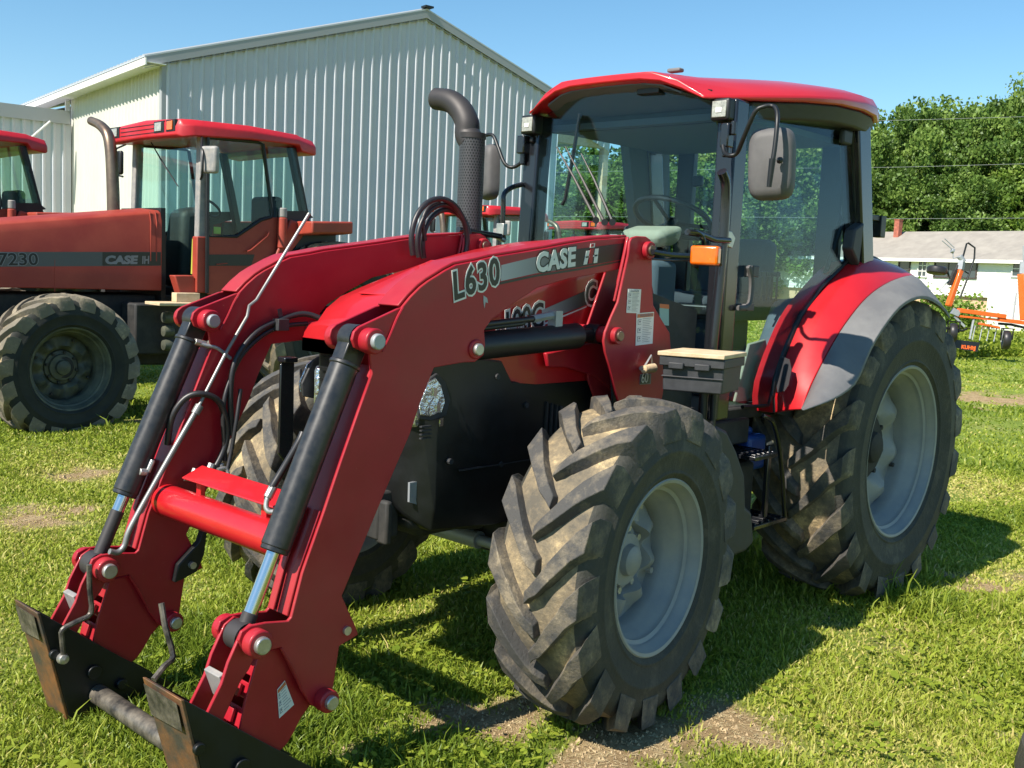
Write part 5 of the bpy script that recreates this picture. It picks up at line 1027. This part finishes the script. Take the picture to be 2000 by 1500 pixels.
tB('CASE', (205, 515), (272, 514.5), (205, 500), .105, M['decal_ink'], hd, bold=.006, xs=1.3, Y=YS+.003, shear=.12); tB('IH', (277, 515), (297, 514.5), (277, 500), .105, M['decal_ink'], hd, bold=.003, xs=.75, shear=.12)
# exhaust
e0 = FB.bp(222, 412, 1, -.10); b = MB(); pts = [(e0[0], -.10, e0[2]-.1)]
for x, y in ((221, 380), (219, 330), (216, 290), (210, 262), (196, 245), (178, 236)): q = FB.bp(x, y, 0, e0[0]); pts.append((q[0], q[1], q[2]))
b.tube(pts, [.062, .062, .060, .058, .056, .05, .044], 24, sm=4); b.build('exhaust_stack', M['exhaust'], Q)
# cab
CY = .76
A0 = P3(390, 262, CY); zt_, zb_ = A0[2], P3(395, 572, CY)[2]; xA = P3(392, 420, CY)[0]; xC0 = P3(607, 425, CY)[0]; xC1 = P3(575, 278, CY)[0]
print('cab B', A0, zb_, xA, xC0, xC1, zt_)
for sy in (1, -1):
    b = MB(); b.hexa([(xA-.06, sy*(CY-.09), zb_), (xA+.03, sy*(CY-.09), zb_), (xA+.03, sy*CY, zb_), (xA-.06, sy*CY, zb_), (xA-.09, sy*(CY-.11), zt_), (xA+.0, sy*(CY-.11), zt_), (xA+.0, sy*(CY-.02), zt_), (xA-.09, sy*(CY-.02), zt_)])
    pl = b.build('front_pillar', M['pillar_grey'], Q, bevel=.012)
    b = MB(); zc_ = P3(392, 462, CY)[2]; b.box((xA-.012, sy*(CY-.043), (zb_+zc_)/2), (.10, .10, zc_-zb_)); b.build('pillar_cover', M['orange_old'], pl, bevel=.01)
    b = MB(); b.hexa([(xC0-.08, sy*(CY-.08), 1.75), (xC0, sy*(CY-.08), 1.75), (xC0, sy*CY, 1.75), (xC0-.08, sy*CY, 1.75), (xC1-.04, sy*(CY-.10), zt_+.0), (xC1+.04, sy*(CY-.10), zt_+.0), (xC1+.04, sy*(CY-.02), zt_+.0), (xC1-.04, sy*(CY-.02), zt_+.0)]); b.build('rear_pillar', M['black'], Q, bevel=.01)
    dp = [P3(x, y, CY) for x, y in ((404, 268), (500, 277), (512, 282), (530, 415), (528, 424), (508, 430), (460, 462), (404, 462))]
    lp = [P3(x, y, CY) for x, y in ((404, 462), (460, 462), (510, 426), (545, 424), (545, 520), (500, 565), (488, 575), (404, 575))]
    def sl(b, pts, t_, dy=0): b.slab([(p[0], sy*(p[1]+dy), p[2]) for p in pts], (0, sy*t_, 0))
    b = MB(); sl(b, lp, .02); dr = b.build('door', M['red_old'], Q, bevel=.005)
    b = MB(); sl(b, dp, .008); b.build('door_glass', M['glass_old'], dr)
    b = MB(); op = dp+[dp[0]]; b.tube([(p[0], sy*(p[1]+.012), p[2]) for p in op], .020, 8); b.tube([(dp[0][0], sy*(CY+.02), dp[0][2]), (dp[0][0]-.01, sy*(CY+.025), zb_)], .02, 8); b.build('door_seal', M['black'], dr)
    b = MB(); sl(b, [P3(x, y, CY) for x, y in ((404, 497), (495, 497), (488, 519), (404, 519))], .004, .021); b.build('stripe', M['decal_black'], dr)
    b = MB(); b.tube([(p[0], sy*(p[1]+.03), p[2]) for p in (P3(420, 516, CY), P3(441, 514, CY))], .006, 6); b.tube([(p[0], sy*(p[1]+.05), p[2]) for p in (P3(478, 491, CY), P3(485, 488, CY), P3(517, 461, CY), P3(521, 452, CY))], .010, 6); b.build('grab_rail', M['orange_old'], dr)
    b = MB(); sl(b, [P3(x, y, CY) for x, y in ((522, 285), (572, 290), (598, 412), (540, 412))], .008); b.build('side_window', M['glass_old'], Q)
    b = MB(); sl(b, [P3(x, y, CY) for x, y in ((540, 412), (598, 412), (610, 425), (560, 440), (545, 520), (535, 520))], .02); b.build('side_panel', M['black'], Q)
    # rear fender
    b = MB(); fp = [P3(x, y, CY) for x, y in ((560, 428), (572, 432), (652, 434), (654, 452), (590, 454), (556, 500), (520, 560), (500, 575), (495, 560), (530, 500))]
    b.slab([(p[0], sy*(CY+.03), p[2]) for p in fp], (0, sy*.05, 0))
    q = [P3(x, y, CY) for x, y in ((572, 432), (652, 433))]
    b.hexa([(q[1][0], sy*(CY+.05), q[1][2]-.15), (q[0][0], sy*(CY+.05), q[0][2]-.15), (q[0][0], sy*1.12, q[0][2]-.13), (q[1][0], sy*1.12, q[1][2]-.13), (q[1][0], sy*(CY+.05), q[1][2]), (q[0][0], sy*(CY+.05), q[0][2]), (q[0][0], sy*1.12, q[0][2]), (q[1][0], sy*1.12, q[1][2])])
    fd2 = b.build('rear_fender', M['orange_old'], Q, bevel=.02, seg=3)
    b = MB(); b.hexa([(q[1][0], sy*(CY-.02), .8), (q[0][0]+.1, sy*(CY-.02), .8), (q[0][0]+.1, sy*(CY+.045), .8), (q[1][0], sy*(CY+.045), .8), (q[1][0], sy*(CY-.02), q[1][2]-.02), (q[0][0]-.05, sy*(CY-.02), q[0][2]-.02), (q[0][0]-.05, sy*(CY+.045), q[0][2]-.02), (q[1][0], sy*(CY+.045), q[1][2]-.02)]); b.build('fender_liner', M['black'], fd2)
    if sy > 0:
        b = MB(); q = P3(552, 425, CY+.06); b.cyl(q-A([0, 0, .32]), q, .055, .05, seg=16); b.cyl(q, q+A([0, 0, .10]), .045, seg=12, mi=1); b.build('air_intake', [M['orange_old'], M['pillar_grey']], Q, bevel=.01)
    b = MB(); s0 = P3(322, 594, .95); s1 = P3(395, 594, .95); b.box(((s0[0]+s1[0])/2, sy*.85, s0[2]), (.55, .30, .03)); b.box(((s0[0]+s1[0])/2-.1, sy*.8, s0[2]+.06), (.25, .1, .09)); b.build('cab_step', M['wood'] if sy > 0 else M['dark'], Q, bevel=.005)
b = MB(); b.slab([P3(x, y, CY-.02) for x, y in ((341, 538), (378, 538), (390, 572), (352, 574))], (0, -.12, 0)); b.build('corner_panel', M['orange_old'], Q, bevel=.01)
b = MB()
for i in range(3): q = P3(328, 620+27*i, .7); b.lathe([(.001, .06), (.05, .05), (.06, 0), (.05, -.05), (.001, -.06)], q, (1, 0, 0), seg=16)
b.build('hydraulic_filter', M['rim_old'], Q)
b = MB(); b.slab([(xA+.01, -CY+.08, 1.35), (xA+.01, CY-.08, 1.35), (xA-.04, CY-.10, zt_), (xA-.04, -CY+.10, zt_)], (.006, 0, 0)); b.build('windshield', M['glass_old'], Q)
b = MB(); b.slab([(xC0, -CY+.08, 1.75), (xC0, CY-.08, 1.75), (xC1, CY-.10, zt_), (xC1, -CY+.10, zt_)], (.006, 0, 0)); b.build('rear_window', M['glass_old'], Q)
b = MB(); b.box((xC0-.02, 0, 1.70), (.06, 1.5, .12)); b.box((xA-.5, 0, 1.25), (1.1, 1.3, .08)); b.build('cab_floor', M['dark'], Q)
b = MB(); b.hexa([(xA-.45, -.25, 1.3), (xA-.05, -.25, 1.3), (xA-.05, .25, 1.3), (xA-.45, .25, 1.3), (xA-.40, -.2, 2.16), (xA-.12, -.16, 2.1), (xA-.12, .16, 2.1), (xA-.40, .2, 2.16)]); b.build('dashboard', M['plastic'], Q, bevel=.08, seg=4)
b = MB(); b.box((xA-1.0, 0, 1.62), (.5, .5, .16)); b.box((xA-1.22, 0, 2.0), (.14, .48, .65)); b.build('seat', M['seat'], Q, bevel=.05, seg=3)
b = MB(); cc = A([xA-.5, 0, 2.15]); b.tube([cc+A([.09*math.cos(t), .2*math.sin(t), -.09*math.cos(t)*-1]) for t in np.linspace(0, 6.283, 25)], .014, 6); b.build('steering_wheel', M['black'], Q)
b = MB(); b.box(P3(424, 450, CY-.03), (.08, .01, .07)); b.build('yellow_glove', M['yellow'], Q, bevel=.01)
b = MB(); b.slab([(xA+.02, .62, 1.45), (xA+.02, .70, 1.45), (xA+.01, .70, 1.8), (xA+.01, .62, 1.8)], (.004, 0, 0)); b.build('reflector', M['yellow'], Q)
# roof of the older cab
xr0 = P3(622, 285, .80)[0]; zr1 = P3(385, 233, .80)[2]; zr0 = P3(388, 257, .80)[2]; xf = P3(385, 245, .80)[0]; zrr = P3(622, 305, .80)[2]
print('roofB', xr0, xf, zr1, zr0, zrr)
b = MB(); rings = []
for x, zl_, zt2, w_ in ((xf+.17, zr0-.05, zr1-.03, .70), (xf+.13, zr0-.07, zr1-.005, .76), (xf+.02, zr0-.05, zr1, .81), (xf-.6, zr0-.01, zr1+.02, .82), (xr0+.25, zr0, zr1+.0, .82), (xr0+.2, zrr+.02, zr1-.01, .80), (xr0+.02, zrr, zr1-.04, .78), (xr0, zrr+.02, zr1-.08, .76)):
    rings.append([(x, -w_, zl_), (x, -w_, zt2-.06), (x, -w_+.06, zt2), (x, 0, zt2+.03), (x, w_-.06, zt2), (x, w_, zt2-.06), (x, w_, zl_), (x, 0, zl_+.01)])
b.loft(rings); rf2 = b.build('roof', M['red_roof_old'], Q, bevel=.02, seg=3, angle=50)
for yy, wd, m_ in ((-.62, .16, 'lens'), (.36, .17, 'lens'), (.60, .14, 'amber'), (-.72, .05, 'amber')):
    b = MB(); b.box((xf+.160, yy, (zr0+zr1)/2-.01), (.03, wd+.04, .11)); hl = b.build('lamp_housing', M['black'], rf2); b = MB()
    b.box((xf+.178, yy-.01, (zr0+zr1)/2-.01), (.012, wd*.8, .085)); b.build('lens', M[m_], hl, bevel=.004)
b = MB()
for i in range(3): b.box((xf+.168, -.12, zr0+.00+.04*i), (.012, .75, .006))
b.build('roof_groove', M['black'], rf2)
# mirrors and wiper
q = P3(410, 312, 1.02); b = MB(); b.box(q, (.07, .20, .26), Matrix.Rotation(R(20), 3, 'Z')); mr_ = b.build('mirror', M['pillar_grey'], Q, bevel=.03, seg=3)
b = MB(); b.tube([P3(395, 268, .80), P3(394, 285, .92), P3(396, 300, 1.0), P3(395, 340, 1.0), P3(392, 350, .85)], .012, 8, sm=3); b.build('mirror_arm', M['black'], mr_)
q = P3(233, 318, -.98); b = MB(); b.box(q, (.05, .14, .26)); mr_ = b.build('mirror', M['black'], Q, bevel=.03, seg=3); b = MB(); b.tube([P3(246, 282, -.80), P3(228, 290, -.98), P3(225, 300, -1.0), P3(225, 335, -1.0), P3(228, 342, -.98), P3(240, 345, -.80)], .010, 8); b.build('mirror_arm', M['black'], mr_)
b = MB(); ww = [(FB.bp(x, y, 0, xA+.03)) for x, y in ((295, 278), (318, 318), (348, 364))]; b.tube(ww, [.005, .009, .006], 6); b.build('wiper', M['black'], Q)
# copies further along the row
def place_copy(px, py, dd, loc_pt, lb, sc=1.0, daz=0):
    c_ = copy_tree(Q); az = AZB+daz; a_ = R(az); Mw = A([[math.cos(a_), -math.sin(a_)], [math.sin(a_), math.cos(a_)]]); P_ = at_depth(px, py, dd); o = P_[:2]-Mw@(A(loc_pt[:2])*sc)
    c_.location = (o[0], o[1], 0); c_.rotation_euler = (0, 0, a_); c_.scale = (sc,)*3; c_['label'] = lb; print('copy', o, P_[2]); return c_
rr = (xr0, .80, 0)
place_copy(96, 300, 12.2, rr, 'red tractor cut off by the left edge, only its cab rear and roof showing')
place_copy(1075, 412, 17.5, (xr0, .8, 0), 'red tractor mostly hidden behind the cab, its roof beside the exhaust', .90)
place_copy(1262, 420, 21.0, (xr0, .8, 0), 'red tractor farthest along the row, seen only through the windshield', .90)
# ================================================================ HAY TEDDER
TD = 24.5; TO = at_depth(1925, 690, TD); TO[2] = gz(TO[0], TO[1])
td = empty('hay_tedder', tuple(TO), 0, 'orange folded hay tedder with upright arms and small black tyres in front of the house', 'hay tedder')
def tq(x, y, dd=0): return at_depth(x, y, TD+dd)-TO
def beam(b, p, q, w_, h, mi=0):
    p, q = A(p), A(q); d = q-p; L = np.linalg.norm(d); rot = Vector(d).to_track_quat('X', 'Z').to_matrix(); b.box((p+q)/2, (L, w_, h), rot, mi)
b = MB(); beam(b, tq(1852, 598), tq(1876, 527), .12, .12); fa = b.build('folding_arm', M['orange'], td, bevel=.02)
b = MB(); beam(b, tq(1876, 527), tq(1879, 508), .12, .13); b.cyl(tq(1874, 500), tq(1882, 512), .07, seg=12); b.cyl(tq(1858, 489), tq(1863, 491), .06, seg=10); b.tube([tq(1861, 490), tq(1862, 505), tq(1875, 500)], .018, 6); b.build('gearbox', M['grey_steel'], td, bevel=.01)
b = MB(); b.tube([tq(1878, 512), tq(1888, 476), tq(1891, 474.5), tq(1904, 484), tq(1903, 505), tq(1893, 535), tq(1875, 582)], .022, 8); b.tube([tq(1893, 535), tq(1884, 530)], .018, 6); b.build('guard_rail', M['black'], td)
for x0, y0, x1, y1 in [(1860, 487, 1840, 470), (1864, 484, 1845, 466), (1856, 545, 1836, 566), (1858, 548, 1848, 572)]+[(1905+14*i, 636+i, 1899+14*i, 664+i) for i in range(5)]: b = MB(); b.cyl(tq(x0, y0), tq(x1, y1), .012, seg=6); b.build('tine', M['grey_steel'], td)
b = MB(); c_ = tq(1830, 528); ax = A(RX)*.15+A(UX)*.9+A([0, 0, .2]); b.lathe([(.05, -.07), (.12, -.09), (.19, -.09), (.23, -.06), (.24, 0), (.23, .06), (.19, .09), (.12, .09), (.05, .07)], c_, ax, seg=32); b.build('tyre', M['hose'], td)
b = MB(); b.tube([tq(1840, 522), tq(1850, 530), tq(1856, 545), tq(1866, 530), tq(1870, 518)], .03, 8); beam(b, tq(1854, 556), tq(1866, 528), .08, .08); b.build('wheel_bracket', M['dark'], td)
b = MB(); beam(b, tq(1872, 606), tq(1962, 618), .22, .10); beam(b, tq(1950, 624), tq(2010, 632), .15, .09); beam(b, tq(1866, 617), tq(1960, 626), .10, .05); beam(b, tq(1912, 632), tq(1950, 640), .2, .05); b.build('main_frame', M['orange'], td, bevel=.01)
b = MB(); beam(b, tq(2001, 625), tq(1996, 535), .16, .17); b.build('folding_arm', M['orange'], td, bevel=.02)
b = MB(); beam(b, tq(1996, 535), tq(1998, 512), .12, .15); b.tube([tq(1999, 512), tq(1999, 480)], .02, 6); b.build('gearbox', M['grey_steel'], td)
b = MB(); beam(b, tq(1860, 607), tq(1872, 613), .16, .14); beam(b, tq(1864, 618), tq(1884, 638), .06, .05, 0); b.build('hinge', M['grey_steel'], td)
b = MB(); b.tube([tq(1902, 622), tq(1894, 662)], .028, 8); b.build('support_stand', M['grey_steel'], td); b = MB(); b.tube([tq(1985, 572), tq(1981, 600), tq(1978, 625)], .02, 6); b.build('support_stand', M['grey_steel'], td)
for (x, y) in ((1965, 664), (1861, 650)):
    c_ = tq(x, y); axw = A(RX)*.96-A(FX)*.25; axw[2] = 0; b = MB(); b.lathe([(.07, -.05), (.14, -.085), (.20, -.08), (.225, -.05), (.23, 0), (.225, .05), (.20, .08), (.14, .085), (.07, .05)], c_, axw, seg=32); wh = b.build('wheel', M['hose'], td)
    b = MB(); b.lathe([(.01, -.04), (.07, -.05), (.07, .05), (.01, .04)], c_, axw, seg=20); b.build('rim', M['white'], wh)
    b = MB(); b.tube([c_+A(RX)*.14-A([0, 0, .0]), c_+A(RX)*.15+A([0, 0, .26]), c_-A(RX)*.13+A([0, 0, .28]), c_-A(RX)*.13], .02, 6); b.build('fork', M['black'], wh)
b = MB(); b.tube([tq(1950, 632), tq(1975, 634), tq(2010, 642)], .03, 8); b.tube([tq(1845, 640), tq(1880, 646), tq(1888, 642)], .03, 8); b.build('rotor_arm', M['black'], td)
b = MB(); pl_ = [tq(1850, 661), tq(1914, 669), tq(1909, 687), tq(1880, 683), tq(1852, 674)]; b.slab(pl_, -A(FX)*-.03); fl_ = b.build('rubber_flap', M['decal_black'], td)
text('lettering', 'KUHN', tq(1877, 680.5)-A(FX)*.006, tq(1900, 683)-tq(1877, 680.5), A(UX), .12, M['orange'], fl_, bold=.006, xs=1.0)
b = MB(); b.slab([tq(1902, 677)-FX*.006, tq(1905, 677.3)-FX*.006, tq(1904, 686)-FX*.006, tq(1900.5, 685.5)-FX*.006], -A(FX)*.004); b.build('emblem', M['orange'], fl_)
# dark tyre edge at the lower right corner of the frame
b = MB(); p_ = bp(1984, 1492, 2, .06); c_ = p_+A([RX[0], RX[1], 0])*.31-A([FX[0], FX[1], 0])*.12; b.lathe([(.20, -.09), (.27, -.11), (.32, -.09), (.335, 0), (.32, .09), (.27, .11), (.20, .09), (.18, 0), (.20, -.09)], (c_[0], c_[1], .05), (0, 0, 1), seg=48)
tag(b.build('loose_tyre', M['tyre_wall']), 'grey rubber tyre lying in the grass, its edge at the bottom right corner', 'tyre')
# ================================================================ GRASS (uncountable)
rg = np.random.default_rng(77)
gmat = leaf_mat('grass_blades', (.15, .22, .022), (.36, .42, .05), (.66, .56, .21))
M['blade'] = gmat
def grass_points(n, r0, r1, pw):
    u = rg.uniform(0, 1, n); e = 2-pw
    r_ = (r0**e+u*(r1**e-r0**e))**(1/e) if abs(e) > 1e-3 else r0*(r1/r0)**u
    vz = math.atan2(FX[1], FX[0]); a = vz+rg.uniform(-R(40), R(40), n)
    return CAM[0]+r_*np.cos(a), CAM[1]+r_*np.sin(a), r_
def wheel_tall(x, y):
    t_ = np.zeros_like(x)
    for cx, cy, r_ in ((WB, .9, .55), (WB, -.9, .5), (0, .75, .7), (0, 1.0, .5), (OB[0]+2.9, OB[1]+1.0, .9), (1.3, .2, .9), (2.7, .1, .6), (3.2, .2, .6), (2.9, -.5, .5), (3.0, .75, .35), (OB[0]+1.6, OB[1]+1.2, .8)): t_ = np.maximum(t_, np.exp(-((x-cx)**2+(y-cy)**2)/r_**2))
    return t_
def build_grass(name, n, r0, r1, pw, hscale, label=None):
    x, y, r_ = grass_points(n, r0, r1, pw); br = bare(x, y); cl = fnoise(x*2.3, y*2.3+4); lush = np.clip(.5+.5*cl, 0, 1)
    far_road = np.zeros_like(x, bool)
    keep = (rg.uniform(0, 1, n) > br*1.35) & (rg.uniform(0, 1, n) < .45+.75*lush)
    sx, sy_ = (x-FS.o[0]), (y-FS.o[1]); lx = sx*math.cos(R(170.4))+sy_*math.sin(R(170.4)); ly = -sx*math.sin(R(170.4))+sy_*math.cos(R(170.4)); keep &= ~((ly > -.05) & (lx > -10) & (lx < 14) & (ly < 16))
    x, y, r_, lush, br = x[keep], y[keep], r_[keep], lush[keep], br[keep]; n = len(x)
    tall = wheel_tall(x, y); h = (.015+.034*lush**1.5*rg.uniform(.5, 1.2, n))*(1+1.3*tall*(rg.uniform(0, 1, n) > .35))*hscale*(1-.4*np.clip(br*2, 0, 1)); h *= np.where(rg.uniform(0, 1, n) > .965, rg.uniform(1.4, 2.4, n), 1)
    h *= np.maximum(1, r_/14)**.35; wd = (.0028+.0018*rg.uniform(0, 1, n))*np.maximum(1, r_/4.0)**.95
    a = rg.uniform(0, 6.283, n); dx, dy = np.cos(a), np.sin(a); ln = rg.uniform(.15, 1.0, n)*h; la = a+rg.normal(0, 1.0, n)+1.57
    z = np.vectorize(gz)(x, y)-.004; base = np.stack([x, y, z], 1); side = np.stack([dx, dy, 0*dx], 1)*wd[:, None]; lean = np.stack([np.cos(la), np.sin(la), 0*la], 1)
    m_ = base+A([0, 0, 1])*(h*.62)[:, None]+lean*(ln*.38)[:, None]; tip = base+A([0, 0, 1])*(h*(1-.15*ln/h))[:, None]+lean*ln[:, None]
    co = np.empty((n, 8, 3)); co[:, 0] = base-side; co[:, 1] = base+side; co[:, 2] = m_+side*.8; co[:, 3] = m_-side*.8; co[:, 4] = m_-side*.8; co[:, 5] = m_+side*.8; co[:, 6] = tip+side*.12; co[:, 7] = tip-side*.12
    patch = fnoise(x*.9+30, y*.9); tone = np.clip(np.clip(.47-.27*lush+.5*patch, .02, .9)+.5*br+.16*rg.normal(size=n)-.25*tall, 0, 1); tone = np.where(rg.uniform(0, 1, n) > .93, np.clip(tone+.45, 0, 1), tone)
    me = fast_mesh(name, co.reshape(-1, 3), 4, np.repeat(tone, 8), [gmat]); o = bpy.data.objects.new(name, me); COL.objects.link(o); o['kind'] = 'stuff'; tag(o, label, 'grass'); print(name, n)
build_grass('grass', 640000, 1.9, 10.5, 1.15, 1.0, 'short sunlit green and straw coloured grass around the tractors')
build_grass('grass', 260000, 10.0, 70, 1.75, 1.25, 'mown grass field stretching back toward the shed and house')
# broad leaves: clover, plantain and dandelion rosettes
x, y, r_ = grass_points(60000, 2.0, 11, 1.3); cl = fnoise(x*3.1+50, y*3.1); k = (cl > .0) & (rg.uniform(0, 1, len(x)) > bare(x, y)*1.6); x, y = x[k], y[k]; n = len(x)
a = rg.uniform(0, 6.283, n); L = rg.uniform(.007, .018, n)*(1+1.1*(rg.uniform(0, 1, n) > .95)); c0 = np.stack([x, y, np.vectorize(gz)(x, y)+rg.uniform(.008, .045, n)], 1)
d = np.stack([np.cos(a), np.sin(a), rg.uniform(-.1, .5, n)], 1); s_ = np.stack([-np.sin(a), np.cos(a), rg.uniform(-.25, .25, n)], 1); co = np.empty((n, 6, 3))
for j, (u_, v_) in enumerate(((0, 0), (.5, .42), (1.15, .42), (1.6, 0), (1.15, -.42), (.5, -.42))): co[:, j] = c0+d*(L*u_)[:, None]+s_*(L*v_*1.3)[:, None]
me = fast_mesh('clover', co.reshape(-1, 3), 6, np.repeat(np.clip(rg.normal(.28, .16, n), 0, .6), 6), [gmat]); o = bpy.data.objects.new('clover', me); COL.objects.link(o); o['kind'] = 'stuff'; tag(o, 'clover and small broad leaved weeds scattered through the grass', 'clover')
# clods, pebbles and dead straw on the worn patches
x, y, r_ = grass_points(160000, 2.0, 9, 1.2); bb = bare(x, y); k = rg.uniform(0, 1, len(x)) < bb*1.2-.12; x, y, bb = x[k], y[k], bb[k]; n = len(x); z = np.vectorize(gz)(x, y)
cc_ = np.stack([x, y, z+rg.uniform(-.001, .004, n)], 1); half = n//2; sm_ = mat('soil_clods', (.30, .21, .11), .95, col2=(.52, .40, .24), vscale=40); st_m = mat('dead_straw', (.42, .34, .17), .8, col2=(.60, .50, .30), vscale=20)
sz = rg.uniform(.002, .008, half)*(1+1.5*(rg.uniform(0, 1, half) > .97)); P = cc_[:half]; an = rg.uniform(0, 6.28, half); co = np.empty((half, 3, 3, 3)); top = P+np.stack([0*sz, 0*sz, sz*1.1], 1)
base = [P+np.stack([np.cos(an+t_)*sz*rg.uniform(.7, 1.3, half), np.sin(an+t_)*sz*rg.uniform(.7, 1.3, half), -sz*.2], 1) for t_ in (0, 2.1, 4.2)]
for j in range(3): co[:, j, 0] = base[j]; co[:, j, 1] = base[(j+1) % 3]; co[:, j, 2] = top
o = bpy.data.objects.new('clods', fast_mesh('clods', co.reshape(-1, 3), 3, None, [sm_])); COL.objects.link(o); o['kind'] = 'stuff'; tag(o, 'small soil clods and pebbles on the bare patches', 'soil')
P = cc_[half:]; n2_ = len(P); an = rg.uniform(0, 6.28, n2_); L = rg.uniform(.006, .03, n2_)[:, None]; d = np.stack([np.cos(an), np.sin(an), rg.uniform(-.05, .15, n2_)], 1)*L; s_ = np.stack([-np.sin(an), np.cos(an), 0*an], 1)*.0011
o = bpy.data.objects.new('straw', fast_mesh('straw', np.stack([P-s_, P+s_, P+d+s_, P+d-s_], 1).reshape(-1, 3)+A([0, 0, .004]), 4, None, [st_m])); COL.objects.link(o); o['kind'] = 'stuff'; tag(o, 'dead straw scattered over the bare patches', 'straw')
# taller weed tufts by the road
x = []; 
for i in range(9000):
    px, py = rg.uniform(1845, 2080), rg.uniform(668, 700); q = bp(px, py, 2, -.02); x.append((q[0], q[1]))
x = A(x); n = len(x); P = np.stack([x[:, 0], x[:, 1], np.abs(rg.normal(0, .16, n))+.02], 1)
me = fast_mesh('weeds', leaves(P, .13, rg), 4, np.repeat(rg.uniform(0, .5, n), 4), [gmat]); o = bpy.data.objects.new('weeds', me); COL.objects.link(o); o['kind'] = 'stuff'; tag(o, 'ragged taller weeds growing along the dirt road under the tedder', 'weeds')
